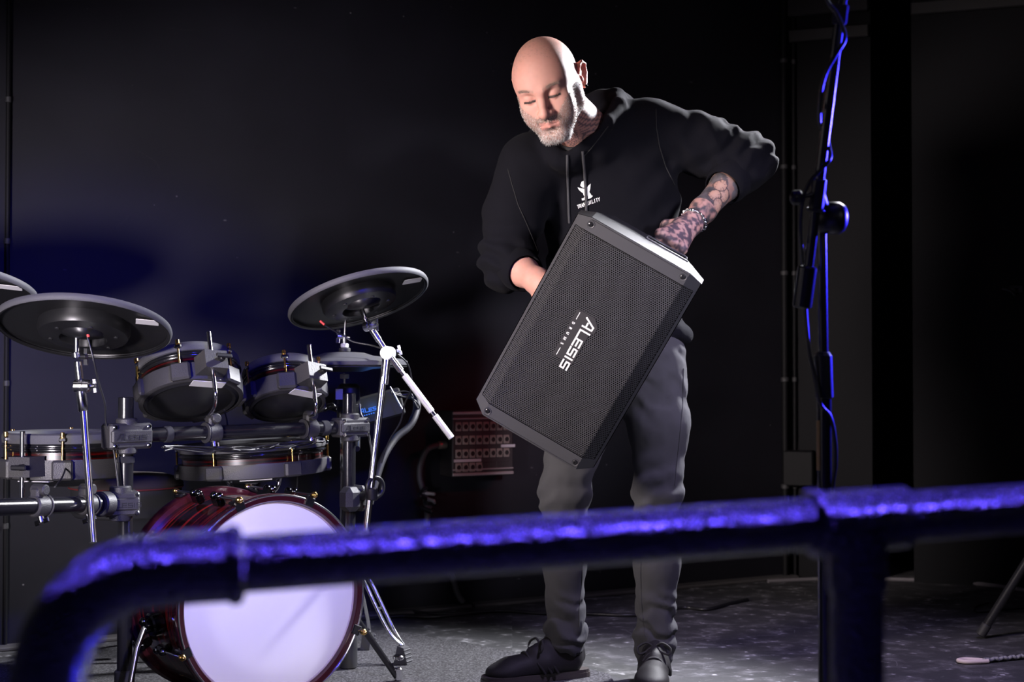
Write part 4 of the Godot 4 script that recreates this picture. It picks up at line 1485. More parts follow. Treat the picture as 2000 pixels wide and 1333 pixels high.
func mic_stand() -> void:
	var z := 2.5
	var j := P(1604, 410, z)
	var t := thing("microphone_stand", "black boom microphone stand with cable wound round its boom", "microphone stand", Vector3(j.x, 0, j.z))
	var m := mat("stand_enamel", lin(.012, .012, .014), .26, 0.0, .6)
	var mb := MB.new()
	var base := P(1611, 900, z)
	mb.cyl(Vector3(base.x, .02, base.z), P(1609, 700, z), .0125, 24, .001)
	part(t, "lower_tube", mb, m)
	mb = MB.new()
	mb.cyl(P(1610, 780, z), P(1607, 692, z), .0155, 24, .003)
	mb.cyl(P(1607, 700, z), P(1607, 688, z), .013, 24, .002)
	part(t, "height_grip", mb, M("plastic_black"))
	mb = MB.new()
	mb.cyl(P(1608, 700, z), j, .0085, 20)
	part(t, "upper_tube", mb, m)
	mb = MB.new()
	mb.cyl(Vector3(base.x, 0, base.z), Vector3(base.x, .022, base.z), .13, 40, .006)
	part(t, "round_base", mb, M("plastic_black"))
	mb = MB.new()
	var cx := Vector3(1, -.05, .25).normalized()
	var cc := P(1612, 426, z - .01)
	mb.lathe(Transform3D(basis_y(cx), cc), [Vector2(0, -.012), Vector2(.02, -.012), Vector2(.027, -.008), Vector2(.0285, .012), Vector2(.0275, .024), Vector2(.021, .034), Vector2(.01, .038), Vector2(0, .039)], 36, 0, TAU, .5)
	part(t, "clutch_cap", mb, M("plastic_black"))
	mb = MB.new()
	var b0 := P(1652, -60, 2.36)
	var b1 := P(1574, 560, 2.47)
	var bd := (b1 - b0).normalized()
	mb.cyl(b0, b1, .0085, 22)
	part(t, "boom", mb, m)
	mb = MB.new()
	var q := b0 + bd * ((P(1598, 378, 2.44) - b0).dot(bd))
	mb.cyl(q - bd * .025, q + bd * .03, .0125, 22, .002)
	mb.torus(Transform3D(basis_y(bd), q + bd * .028), .014, .0025, 24, 8)
	mb.cyl(q, q + Vector3(.0, .0, .0) + (cc - q), .012, 16)
	part(t, "boom_sleeve", mb, M("plastic_black"))
	mb = MB.new()
	var k := P(1553, 386, 2.42)
	mb.cyl(q, k, .004, 10)
	mb.cyl(k - Vector3(.002, 0, 0), k + Vector3(.011, 0, 0), .0125, 20, .003)
	mb.ball(k - Vector3(.002, 0, 0), Vector3(.007, .0125, .0125), 18)
	part(t, "tension_knob", mb, M("plastic_black"))
	mb = MB.new()
	mb.cyl(P(1577, 520, 2.465), P(1566, 602, 2.475), .0165, 28, .003)
	part(t, "counterweight", mb, m)
	mb = MB.new()
	var ty := P(1598, 822, z - .0126)
	var tz := P(1600, 920, z - .0126)
	mb.box(Transform3D(Basis(Vector3.RIGHT, Vector3.UP, Vector3.BACK), (ty + tz) / 2.0 + Vector3(.0, 0, -.004)), Vector3(.0055, (ty - tz).length(), .004), .001)
	part(t, "tape_strip", mb, mat("tape_yellow", lin(.5, .33, .12), .6), "yellow tape strip")
	mb = MB.new()
	var v := b0 + bd * ((P(1642, 28, 2.37) - b0).dot(bd))
	mb.cyl(v - bd * .016, v + bd * .016, .0125, 20, .002)
	part(t, "velcro_tie", mb, M("velcro"))
	# the cable that winds down the boom
	var pts := []
	for e in [[1606, -30, 2.33], [1618, 5, 2.335], [1634, 26, 2.345], [1648, 58, 2.355], [1649, 80, 2.355], [1634, 105, 2.352], [1612, 145, 2.365], [1602, 190, 2.385], [1601, 240, 2.43], [1612, 262, 2.44], [1620, 290, 2.42], [1620, 312, 2.395], [1600, 335, 2.40], [1578, 362, 2.41], [1566, 405, 2.42], [1564, 460, 2.44], [1568, 520, 2.49], [1573, 600, 2.50], [1580, 680, 2.49], [1592, 740, 2.487], [1603, 790, 2.48], [1622, 815, 2.49], [1631, 860, 2.49], [1632, 910, 2.49], [1626, 960, 2.49], [1624, 1100, 2.49]]:
		pts.append(P(e[0], e[1], e[2]))
	cable("microphone_cable", pts, .0033, M("cable_black"), "black microphone cable wound round the stand's boom")

func cab_box(mb: MB, pf: Array, out_hint: Vector3) -> void:
	mb.face(pf[0], pf[1], pf[2], pf[3], out_hint)

func amplifier() -> Dictionary:
	# local frame: x across, y along the length (up right in the picture), z out of the grille
	var ty := Vector3(.484, .875, 0).normalized()
	var rx := Vector3(.875, -.484, 0).normalized()
	var nz := Vector3(0, 0, 1)
	var B := Basis(rx, ty, nz)
	B = B * Basis(Vector3.RIGHT, deg_to_rad(18.0))       # the top end comes towards the viewer
	B = B * Basis(Vector3.UP, deg_to_rad(-4.0))
	var c := P(1140, 676, 3.42)
	var X := Transform3D(B, c)
	var t := thing("drum_amplifier", "black drum amplifier with perforated grille and white maker's mark, held tilted by the man", "amplifier", c - B.y * .28)
	var hw := .1315         # half width of the flat front
	var hh := .281          # half length
	var sw := .168          # half width at the side edges
	var sz := -.032         # how far the side strips fall back
	var sh := .265
	var D := -.19
	var cab := mat("amp_shell", lin(.028, .028, .03), .34, 0.0, .5)
	bump(cab, .2, .03, 10.0)
	var fr := mat("amp_bezel", lin(.042, .042, .047), .4)
	bump(fr, .2, .03, 10.0)
	# cabinet: front outline tapering to a narrower back
	var f := [Vector3(-sw, -sh, sz), Vector3(-hw, -hh, 0), Vector3(hw, -hh, 0), Vector3(sw, -sh, sz), Vector3(sw, sh, sz), Vector3(hw, hh, 0), Vector3(-hw, hh, 0), Vector3(-sw, sh, sz)]
	var mb := MB.new()
	var mid := []
	var bk := []
	for p in f:
		mid.append(Vector3(p.x * 1.0, p.y + signf(p.y) * .004, -.06 + minf(p.z, 0) * .3))
		bk.append(Vector3(p.x * (.58 if absf(p.x) > hw + .001 else .72), p.y * .975, D))
	var pocket := [Vector3(.0, 0, -.09), Vector3(.112, 0, -.09), Vector3(.106, 0, -.158), Vector3(.0, 0, -.158)]
	for k in 8:
		var k2 := (k + 1) % 8
		var o: Vector3 = B * ((f[k] + f[k2]) / 2.0 * Vector3(1, 1, 0))
		mb.face(X * f[k], X * f[k2], X * mid[k2], X * mid[k], o)
		if k == 5:           # top end: frame round the handle pocket
			var a: Vector3 = mid[5]
			var b: Vector3 = mid[6]
			var e: Vector3 = bk[6]
			var g: Vector3 = bk[5]
			var pr := []
			for q in pocket:
				var w: float = inverse_lerp(a.z, g.z, q.z)
				pr.append(Vector3(q.x, lerpf(a.y, g.y, w), q.z))
			mb.face(X * a, X * b, X * pr[0], X * pr[1], o)
			mb.face(X * b, X * e, X * pr[3], X * pr[0], o)
			mb.face(X * e, X * g, X * pr[2], X * pr[3], o)
			mb.face(X * g, X * a, X * pr[1], X * pr[2], o)
		else:
			mb.face(X * mid[k], X * mid[k2], X * bk[k2], X * bk[k], o)
	mb.face(X * bk[0], X * bk[1], X * bk[2], X * bk[3], -B.z)
	mb.face(X * bk[0], X * bk[3], X * bk[4], X * bk[7], -B.z)
	mb.face(X * bk[7], X * bk[4], X * bk[5], X * bk[6], -B.z)
	part(t, "cabinet", mb, cab)
	# pocket of the carrying handle
	mb = MB.new()
	var pw := []
	var pd := []
	for q in pocket:
		var w: float = inverse_lerp(mid[5].z, bk[5].z, q.z)
		var yy: float = lerpf(mid[5].y, bk[5].y, w)
		pw.append(Vector3(q.x, yy, q.z))
		pd.append(Vector3(q.x, yy - .1, q.z))
	for k in 4:
		var k2 := (k + 1) % 4
		var ctr: Vector3 = (pw[0] + pw[2]) / 2.0
		mb.face(X * pw[k], X * pw[k2], X * pd[k2], X * pd[k], X * ctr - X * ((pw[k] + pw[k2]) / 2.0))
	mb.face(X * pd[0], X * pd[1], X * pd[2], X * pd[3], B.y)
	part(t, "handle_pocket", mb, mat("pocket_black", lin(.01, .01, .011), .6))
	mb = MB.new()
	var lip := PackedVector3Array()
	for k in 5:
		lip.append(X * (pw[k % 4] + Vector3(0, .001, 0)))
	mb.tube(lip, .0035, 8)
	part(t, "handle_rim", mb, mat("amp_bezel", Color.BLACK))
	# bezel: rim strips round the grille
	mb = MB.new()
	var gx := .112      # grille half length margins
	var ring_out := [Vector3(-sw + .002, -sh, sz), Vector3(-hw, -hh + .001, 0), Vector3(hw, -hh + .001, 0), Vector3(sw - .002, -sh, sz), Vector3(sw - .002, sh, sz), Vector3(hw, hh - .001, 0), Vector3(-hw, hh - .001, 0), Vector3(-sw + .002, sh, sz)]
	var gh := .247
	var gw := sw - .0085
	var gs := gh - .004
	var zs := lerpf(0, sz, (gw - hw) / (sw - hw))
	var ring_in := [Vector3(-gw, -gs, zs), Vector3(-hw, -gh, 0), Vector3(hw, -gh, 0), Vector3(gw, -gs, zs), Vector3(gw, gs, zs), Vector3(hw, gh, 0), Vector3(-hw, gh, 0), Vector3(-gw, gs, zs)]
	for k in 8:
		var k2 := (k + 1) % 8
		mb.face(X * (ring_out[k] + Vector3(0, 0, .002)), X * (ring_out[k2] + Vector3(0, 0, .002)), X * (ring_in[k2] + Vector3(0, 0, .002)), X * (ring_in[k] + Vector3(0, 0, .002)), B.z)
		mb.face(X * ring_in[k], X * ring_in[k2], X * (ring_in[k2] + Vector3(0, 0, .002)), X * (ring_in[k] + Vector3(0, 0, .002)), B.z)
		mb.face(X * ring_out[k], X * ring_out[k2], X * (ring_out[k2] + Vector3(0, 0, .002)), X * (ring_out[k] + Vector3(0, 0, .002)), B * (ring_out[k] + ring_out[k2]))
	var bez := part(t, "bezel", mb, fr)
	# dark groove near the outer edge and a bright outer edge
	mb = MB.new()
	var gp := PackedVector3Array()
	for k in 9:
		gp.append(X * (ring_out[k % 8] * Vector3(1.0 - .0035 / .168, 1.0 - .0035 / .27, 1) + Vector3(0, 0, .0022)))
	mb.tube(gp, .0009, 6)
	part(bez, "groove", mb, M("ink_dark"))
	for q in [Vector3(-hw + .006, hh - .016, .002), Vector3(hw - .01, hh - .016, .002), Vector3(-hw + .006, -hh + .016, .002), Vector3(hw - .01, -hh + .016, .002)]:
		mb = MB.new()
		mb.lathe(Transform3D(B * Basis(Vector3.RIGHT, PI / 2), X * q), [Vector2(.0095, 0.0), Vector2(.009, .0015), Vector2(.0065, .0005), Vector2(.006, .0005)], 24)
		var sr := part(t, "screw_well", mb, fr)
		mb = MB.new()
		mb.lathe(Transform3D(B * Basis(Vector3.RIGHT, PI / 2), X * q), [Vector2(.0062, .0006), Vector2(.0055, .003), Vector2(.003, .0042), Vector2(.0022, .0042), Vector2(.002, .003), Vector2(0, .003)], 18)
		part(sr, "screw", mb, mat("screw_black", lin(.03, .03, .032), .2, .6))
	# perforated grille: rows of round holes through a folded sheet
	mb = MB.new()
	var pitch_x := .0056
	var pitch_y := pitch_x * .866
	var dev := Vector2(gw - hw, -zs).length()      # strip width along its slope
	var total := hw + dev
	var fold := func(p: Vector2, dz: float) -> Vector3:
		var ax := absf(p.x)
		if ax <= hw:
			return Vector3(p.x, p.y, dz)
		var w := (ax - hw) / dev
		return Vector3(signf(p.x) * lerpf(hw, gw, w), p.y, zs * w + dz)
	var rows := int(2.0 * gs / pitch_y)
	var cols := int(2.0 * total / pitch_x) + 1
	var nn := B.z
	var nl := (B * Vector3(-(-zs), 0, gw - hw)).normalized()
	var nr := (B * Vector3(-zs, 0, gw - hw)).normalized()
	var rh := pitch_x * .36
	for r in rows + 1:
		for k in cols + 1:
			var q := Vector2((k - cols / 2.0 + (.5 if r % 2 else 0.0)) * pitch_x, (r - rows / 2.0) * pitch_y)
			if absf(q.x) > total - pitch_x * .3:
				continue
			var nrm := nn if absf(q.x) < hw else (nr if q.x > 0 else nl)
			var outer := []
			var inner := []
			var deep := []
			var dirs := []
			for a in 6:
				var fa := PI / 6 + a * PI / 3
				var dd := Vector2(cos(fa), sin(fa))
				var oo := q + dd * pitch_x * .5774
				oo.x = clampf(oo.x, -total, total)
				outer.append(X * (fold.call(oo, .0012) as Vector3))
				inner.append(X * (fold.call(q + dd * rh, .0012) as Vector3))
				deep.append(X * (fold.call(q + dd * rh, -.0006) as Vector3))
				dirs.append(B * Vector3(-dd.x, -dd.y, 0))
			for a in 6:
				var a2 := (a + 1) % 6
				mb.quad(outer[a], outer[a2], inner[a2], inner[a], nrm, nrm, nrm, nrm)
				mb.quad(inner[a], inner[a2], deep[a2], deep[a], dirs[a], dirs[a2], dirs[a2], dirs[a])
	var gr := part(t, "grille", mb, mat("grille_steel", lin(.042, .042, .046), .36))
	# black foam behind the sheet
	mb = MB.new()
	var bz := Vector3(0, 0, -.006)
	mb.face(X * (Vector3(-hw, -gh, 0) + bz), X * (Vector3(hw, -gh, 0) + bz), X * (Vector3(hw, gh, 0) + bz), X * (Vector3(-hw, gh, 0) + bz), B.z)
	for s in [-1.0, 1.0]:
		mb.face(X * (Vector3(s * hw, -gh, 0) + bz), X * (Vector3(s * gw, -gs, zs) + bz), X * (Vector3(s * gw, gs, zs) + bz), X * (Vector3(s * hw, gh, 0) + bz), B.z)
	part(t, "grille_foam", mb, mat("foam_black", lin(.006, .006, .006), .95, 0, .1))
	# badge with the maker's mark, reading down the length
	var lt := P(1150, 640, 3.4)
	mb = MB.new()
	var bx := -B.y          # reading direction
	var by := B.x
	var bB := Basis(bx, by, B.z)
	var o := X * Vector3(.0, .0, .0022)
	o = PL(1152, 622, X * Vector3(0, 0, .0022), B.z)
	var wl := .122
	mb.prism(Transform3D(bB, o), PackedVector2Array([Vector2(-.006, -.036), Vector2(wl, -.036), Vector2(wl, -.006), Vector2(wl, .018), Vector2(.034, .018), Vector2(.03, .028), Vector2(.012, .028), Vector2(-.006, .012)]), .0006)
	var bd := part(t, "badge", mb, mat("badge_black", lin(.02, .019, .022), .5))
	var ink := mat("print_white", lin(.85, .85, .86), .5)
	mb = MB.new()
	wordmark(mb, Transform3D(bB * Basis.from_scale(Vector3(1.0, 1.0, 1.0)), o + bx * .003 - by * .006 + B.z * .0006), .0245, .0005)
	part(bd, "lettering", mb, ink, "white capital lettering")
	var sx := .03
	for ch in "DRUMS":
		var tm := MeshInstance3D.new()
		tm.name = "small_lettering"
		tm.mesh = text_mesh(ch, .0095, .0005)
		tm.material_override = ink
		tm.transform = Transform3D(bB, o + bx * sx - by * .0285 + B.z * .0008)
		bd.add_child(tm, true)
		sx += .0145
	for e in [[.0, .018], [.1, .118]]:
		mb = MB.new()
		stroke_bar(mb, Transform3D(bB, o + B.z * .0006), Vector2(e[0], -.027), Vector2(e[1], -.027), .0016, .0005)
		part(bd, "rule", mb, ink)
	return {"X": X, "t": t, "pw": pw}

# ---------------------------------------------------------------- smooth fields for the figure
class Field:
	var kind := PackedInt32Array()
	var pa := PackedVector3Array()
	var pb := PackedVector3Array()
	var ra := PackedFloat32Array()
	var rb := PackedFloat32Array()
	var sk := PackedFloat32Array()
	var sg := PackedInt32Array()
	var inv := []
	var lo := Vector3.INF
	var hi := -Vector3.INF
	var cell := .01
	var disp: Callable
	var V := PackedVector3Array()
	var N := PackedVector3Array()
	var I := PackedInt32Array()

	func grow(p: Vector3, r: float) -> void:
		lo = lo.min(p - Vector3.ONE * r)
		hi = hi.max(p + Vector3.ONE * r)

	func cone(a: Vector3, r0: float, b: Vector3, r1: float, k := .02, s := 1) -> void:
		kind.append(0); pa.append(a); pb.append(b); ra.append(r0); rb.append(r1); sk.append(k); sg.append(s); inv.append(Basis())
		if s > 0:
			grow(a, r0)
			grow(b, r1)

	func egg(c: Vector3, r: Vector3, B := Basis(), k := .02, s := 1) -> void:
		kind.append(1); pa.append(c); pb.append(r); ra.append(minf(r.x, minf(r.y, r.z))); rb.append(0); sk.append(k); sg.append(s); inv.append(B.inverse())
		if s > 0:
			var e := B * r
			grow(c, maxf(r.x, maxf(r.y, r.z)))

	func chain(pts: Array, rs: Array, k := .02, s := 1) -> void:
		for i in pts.size() - 1:
			cone(pts[i], rs[i], pts[i + 1], rs[i + 1], k, s)

	func one(i: int, p: Vector3) -> float:
		if kind[i] == 0:
			var a := pa[i]
			var ba := pb[i] - a
			var h := clampf((p - a).dot(ba) / maxf(ba.length_squared(), 1e-12), 0.0, 1.0)
			return (p - a - ba * h).length() - lerpf(ra[i], rb[i], h)
		var q: Vector3 = inv[i] * (p - pa[i])
		var r := pb[i]
		var q1 := q / r
		var k0 := q1.length()
		if k0 < 1e-5:
			return -ra[i]
		return k0 * (k0 - 1.0) / (q1 / r).length()

	func ev(p: Vector3, list: PackedInt32Array) -> float:
		var d := 10.0
		for i in list:
			var e := one(i, p)
			var k := sk[i]
			if sg[i] > 0:
				var h := maxf(k - absf(d - e), 0.0) / k
				d = minf(d, e) - h * h * k * .25
			else:
				e = -e
				var h := maxf(k - absf(d - e), 0.0) / k
				d = maxf(d, e) + h * h * k * .25
		if disp.is_valid() and absf(d) < .022:
			d -= disp.call(p)
		return d

	func all() -> PackedInt32Array:
		return PackedInt32Array(range(kind.size()))

	func trace(o: Vector3, d: Vector3, t0 := 2.0, t1 := 5.0) -> Vector3:
		d = d.normalized()
		var t := t0
		var L := all()
		for k in 200:
			var e := ev(o + d * t, L)
			if e < .0006:
				return o + d * t
			t += e * .75
			if t > t1:
				break
		return Vector3.INF

	func run() -> void:
		var pad := .014 if disp.is_valid() else .003
		var o := lo - Vector3.ONE * .03
		var n := Vector3i(((hi + Vector3.ONE * .03 - o) / cell).ceil()) + Vector3i.ONE
		var S := 6
		var nb := Vector3i(int(ceil(float(n.x) / S)), int(ceil(float(n.y) / S)), int(ceil(float(n.z) / S)))
		n = nb * S + Vector3i.ONE
		var sx := 1
		var sy := n.x
		var sz := n.x * n.y
		var val := PackedFloat32Array()
		val.resize(sz * n.z)
		val.fill(99.0)
		var vi := PackedInt32Array()
		vi.resize(sz * n.z)
		vi.fill(-1)
		var L := all()
		var hd := S * cell * .8661
		var act := []
		for bz in nb.z:
			for by in nb.y:
				for bx in nb.x:
					var c := o + (Vector3(bx, by, bz) + Vector3.ONE * .5) * S * cell
					var near := PackedInt32Array()
					var best := 10.0
					for i in L:
						var e := one(i, c)
						if e < hd * 1.4 + sk[i] + pad:
							near.append(i)
						if sg[i] > 0:
							best = minf(best, e - sk[i] * .3)
					if near.is_empty() or best > hd * 1.4 + pad:
						continue
					var dc := ev(c, near)
					if absf(dc) > hd * 1.35 + pad:
						continue
					act.append(Vector3i(bx, by, bz))
					var few := PackedInt32Array()
					for i in near:
						var e := one(i, c)
						if sg[i] < 0:
							if e < hd + sk[i] + pad - dc * .5:
								few.append(i)
						elif e <= dc + 2.0 * hd + sk[i] + pad:
							few.append(i)
					near = few
					for z in S + 1:
						for y in S + 1:
							for x in S + 1:
								var g := Vector3i(bx * S + x, by * S + y, bz * S + z)
								var at := g.x + g.y * sy + g.z * sz
								if val[at] > 98.0:
									val[at] = ev(o + Vector3(g) * cell, near)
		var offs := [0, 1, sy, sy + 1, sz, sz + 1, sz + sy, sz + sy + 1]
		var corner := [Vector3(0, 0, 0), Vector3(1, 0, 0), Vector3(0, 1, 0), Vector3(1, 1, 0), Vector3(0, 0, 1), Vector3(1, 0, 1), Vector3(0, 1, 1), Vector3(1, 1, 1)]
		var edges := [[0, 1], [2, 3], [4, 5], [6, 7], [0, 2], [1, 3], [4, 6], [5, 7], [0, 4], [1, 5], [2, 6], [3, 7]]
		for b in act:
			for z in S:
				for y in S:
					for x in S:
						var g := Vector3i(b.x * S + x, b.y * S + y, b.z * S + z)
						var at := g.x + g.y * sy + g.z * sz
						var neg := 0
						var bad := false
						for k in 8:
							var w := val[at + offs[k]]
							if w > 98.0:
								bad = true
							if w < 0.0:
								neg += 1
						if bad or neg == 0 or neg == 8:
							continue
						var sum := Vector3.ZERO
						var cnt := 0
						for e in edges:
							var v0 := val[at + offs[e[0]]]
							var v1 := val[at + offs[e[1]]]
							if (v0 < 0.0) != (v1 < 0.0):
								sum += corner[e[0]].lerp(corner[e[1]], v0 / (v0 - v1))
								cnt += 1
						vi[at] = V.size()
						V.append(o + (Vector3(g) + sum / cnt) * cell)
		# faces
		for b in act:
			for z in S:
				for y in S:
					for x in S:
						var g := Vector3i(b.x * S + x, b.y * S + y, b.z * S + z)
						var at := g.x + g.y * sy + g.z * sz
						if g.x == 0 or g.y == 0 or g.z == 0:
							continue
						var v0 := val[at]
						if v0 > 98.0:
							continue
						for ax in 3:
							var st: int = [sx, sy, sz][ax]
							var s1: int = [sy, sz, sx][ax]
							var s2: int = [sz, sx, sy][ax]
							var v1 := val[at + st]
							if v1 > 98.0 or (v0 < 0.0) == (v1 < 0.0):
								continue
							var a := vi[at - s1 - s2]
							var bq := vi[at - s2]
							var cq := vi[at]
							var dq := vi[at - s1]
							if a < 0 or bq < 0 or cq < 0 or dq < 0:
								continue
							if v0 < 0.0:
								I.append_array(PackedInt32Array([a, cq, bq, a, dq, cq]))
							else:
								I.append_array(PackedInt32Array([a, bq, cq, a, cq, dq]))
		N.resize(V.size())
		N.fill(Vector3.ZERO)
		for k in range(0, I.size(), 3):
			var e := (V[I[k + 2]] - V[I[k]]).cross(V[I[k + 1]] - V[I[k]])
			N[I[k]] += e
			N[I[k + 1]] += e
			N[I[k + 2]] += e
		for k in N.size():
			N[k] = N[k].normalized()

func join_fields(list: Array, tint = null) -> ArrayMesh:
	var v := PackedVector3Array()
	var n := PackedVector3Array()
	var c := PackedColorArray()
	var ix := PackedInt32Array()
	for j in list.size():
		var f: Field = list[j]
		var b := v.size()
		v.append_array(f.V)
		n.append_array(f.N)
		for q in f.I:
			ix.append(q + b)
		for k in f.V.size():
			c.append(tint.call(j, f.V[k], f.N[k]) if tint != null else Color.WHITE)
	var arr := []
	arr.resize(Mesh.ARRAY_MAX)
	arr[Mesh.ARRAY_VERTEX] = v
	arr[Mesh.ARRAY_NORMAL] = n
	arr[Mesh.ARRAY_COLOR] = c
	arr[Mesh.ARRAY_INDEX] = ix
	var m := ArrayMesh.new()
	m.add_surface_from_arrays(Mesh.PRIMITIVE_TRIANGLES, arr)
	return m

func mesh_part(parent: Node3D, called: String, m: Mesh, mt: Material, label := "") -> MeshInstance3D:
	var o := MeshInstance3D.new()
	o.name = called
	o.mesh = m
	o.material_override = mt
	parent.add_child(o, true)
	if parent.get_parent() == self:
		o.position = -parent.position
	if label:
		o.set_meta("label", label)
	return o

var HX := Transform3D()
var nzA := FastNoiseLite.new()
var nzB := FastNoiseLite.new()

func head_field() -> Field:
	var f := Field.new()
	f.cell = .0029
	# built in the head's own axes: x to his left, y up, z out of the face
	f.egg(Vector3(0, .036, -.014), Vector3(.0765, .0855, .0985))
	f.egg(Vector3(0, .032, .03), Vector3(.066, .06, .058), Basis(), .03)
	f.egg(Vector3(0, -.022, .03), Vector3(.058, .08, .058), Basis(), .03)
	for s in [-1.0, 1.0]:
		f.cone(Vector3(s * .052, -.045, .0), .017, Vector3(s * .016, -.098, .066), .0165, .03)
		f.cone(Vector3(s * .06, -.012, -.002), .018, Vector3(s * .056, -.05, .002), .018, .03)
		f.egg(Vector3(s * .042, -.024, .062), Vector3(.021, .021, .018), Basis(), .025)
		f.egg(Vector3(s * .034, -.052, .06), Vector3(.024, .024, .02), Basis(), .03)
		f.cone(Vector3(s * .012, .0205, .0905), .0095, Vector3(s * .04, .022, .0775), .0072, .016)
		f.egg(Vector3(s * .064, .035, .03), Vector3(.012, .03, .03), Basis(), .03, -1) if false else null
	f.cone(Vector3(-.012, -.101, .068), .0185, Vector3(.012, -.101, .068), .0185, .022)
	f.egg(Vector3(0, -.06, .074), Vector3(.03, .026, .018), Basis(), .02)
	for s in [-1.0, 1.0]:
		f.egg(Vector3(s * .032, .004, .0965), Vector3(.021, .0125, .0165), Basis(), .012, -1)
	# eyelids over the balls
	for s in [-1.0, 1.0]:
		f.egg(Vector3(s * .0315, .0045, .0745), Vector3(.0155, .0128, .0142), Basis(), .006)
		f.cone(Vector3(s * .0185, -.0035, .0825), .0022, Vector3(s * .0315, -.0058, .0865), .0022, .003)
		f.cone(Vector3(s * .0315, -.0058, .0865), .0022, Vector3(s * .0455, -.0022, .078), .0022, .003)
		# the slit between the lids
		f.cone(Vector3(s * .019, -.0018, .086), .0011, Vector3(s * .031, -.0036, .0902), .0012, .0012, -1)
		f.cone(Vector3(s * .031, -.0036, .0902), .0012, Vector3(s * .0445, -.0008, .0815), .0011, .0012, -1)
	# nose
	f.cone(Vector3(0, .014, .0865), .0085, Vector3(0, -.012, .1), .0085, .014)
	f.cone(Vector3(0, -.012, .1), .0082, Vector3(0, -.033, .1125), .0108, .01)
	f.cone(Vector3(0, -.036, .107), .009, Vector3(0, -.042, .094), .008, .01)
	for s in [-1.0, 1.0]:
		f.egg(Vector3(s * .0135, -.036, .0985), Vector3(.0075, .0078, .0105), Basis(), .006)
		f.egg(Vector3(s * .0065, -.0435, .1035), Vector3(.0034, .003, .0046), Basis(), .003, -1)
	# mouth
	for s in [-1.0, 1.0]:
		f.cone(Vector3(0, -.0605, .0945), .0048, Vector3(s * .022, -.0655, .0835), .0026, .005)
		f.cone(Vector3(0, -.0705, .0935), .0058, Vector3(s * .02, -.067, .0835), .003, .005)
		f.cone(Vector3(0, -.0655, .1005), .0012, Vector3(s * .023, -.0662, .0885), .0012, .002, -1)
	f.egg(Vector3(0, -.083, .094), Vector3(.016, .004, .006), Basis(), .012, -1)
	# ears
	for s in [-1.0, 1.0]:
		var E := Basis(Vector3.UP, s * -.42) * Basis(Vector3.RIGHT, -.12)
		var o := Vector3(s * .0765, .0, -.03)
		f.egg(o + Vector3(s * .004, .004, -.004), Vector3(.0065, .031, .019), E, .006)
		f.chain([o + Vector3(s * .004, .012, .013), o + Vector3(s * .009, .028, .008), o + Vector3(s * .0135, .033, -.006), o + Vector3(s * .016, .022, -.019), o + Vector3(s * .013, .0, -.019), o + Vector3(s * .008, -.018, -.01), o + Vector3(s * .005, -.027, -.0)], [.0032, .0036, .0038, .0038, .0034, .0042, .0056], .004)
		f.egg(o + Vector3(s * .0125, -.002, .0), Vector3(.008, .0125, .0085), E, .004, -1)
		f.egg(o + Vector3(s * .014, .015, -.004), Vector3(.006, .008, .008), E, .004, -1)
		f.cone(o + Vector3(s * .006, -.002, .011), .004, o + Vector3(s * .006, -.01, .012), .004, .004)
	# neck, down into the collar
	var nb: Vector3 = HX.affine_inverse() * P(1158, 272, 3.71)
	f.cone(Vector3(0, -.03, -.035), .05, nb.lerp(Vector3(0, -.03, -.035), .15), .062, .03)
	return f

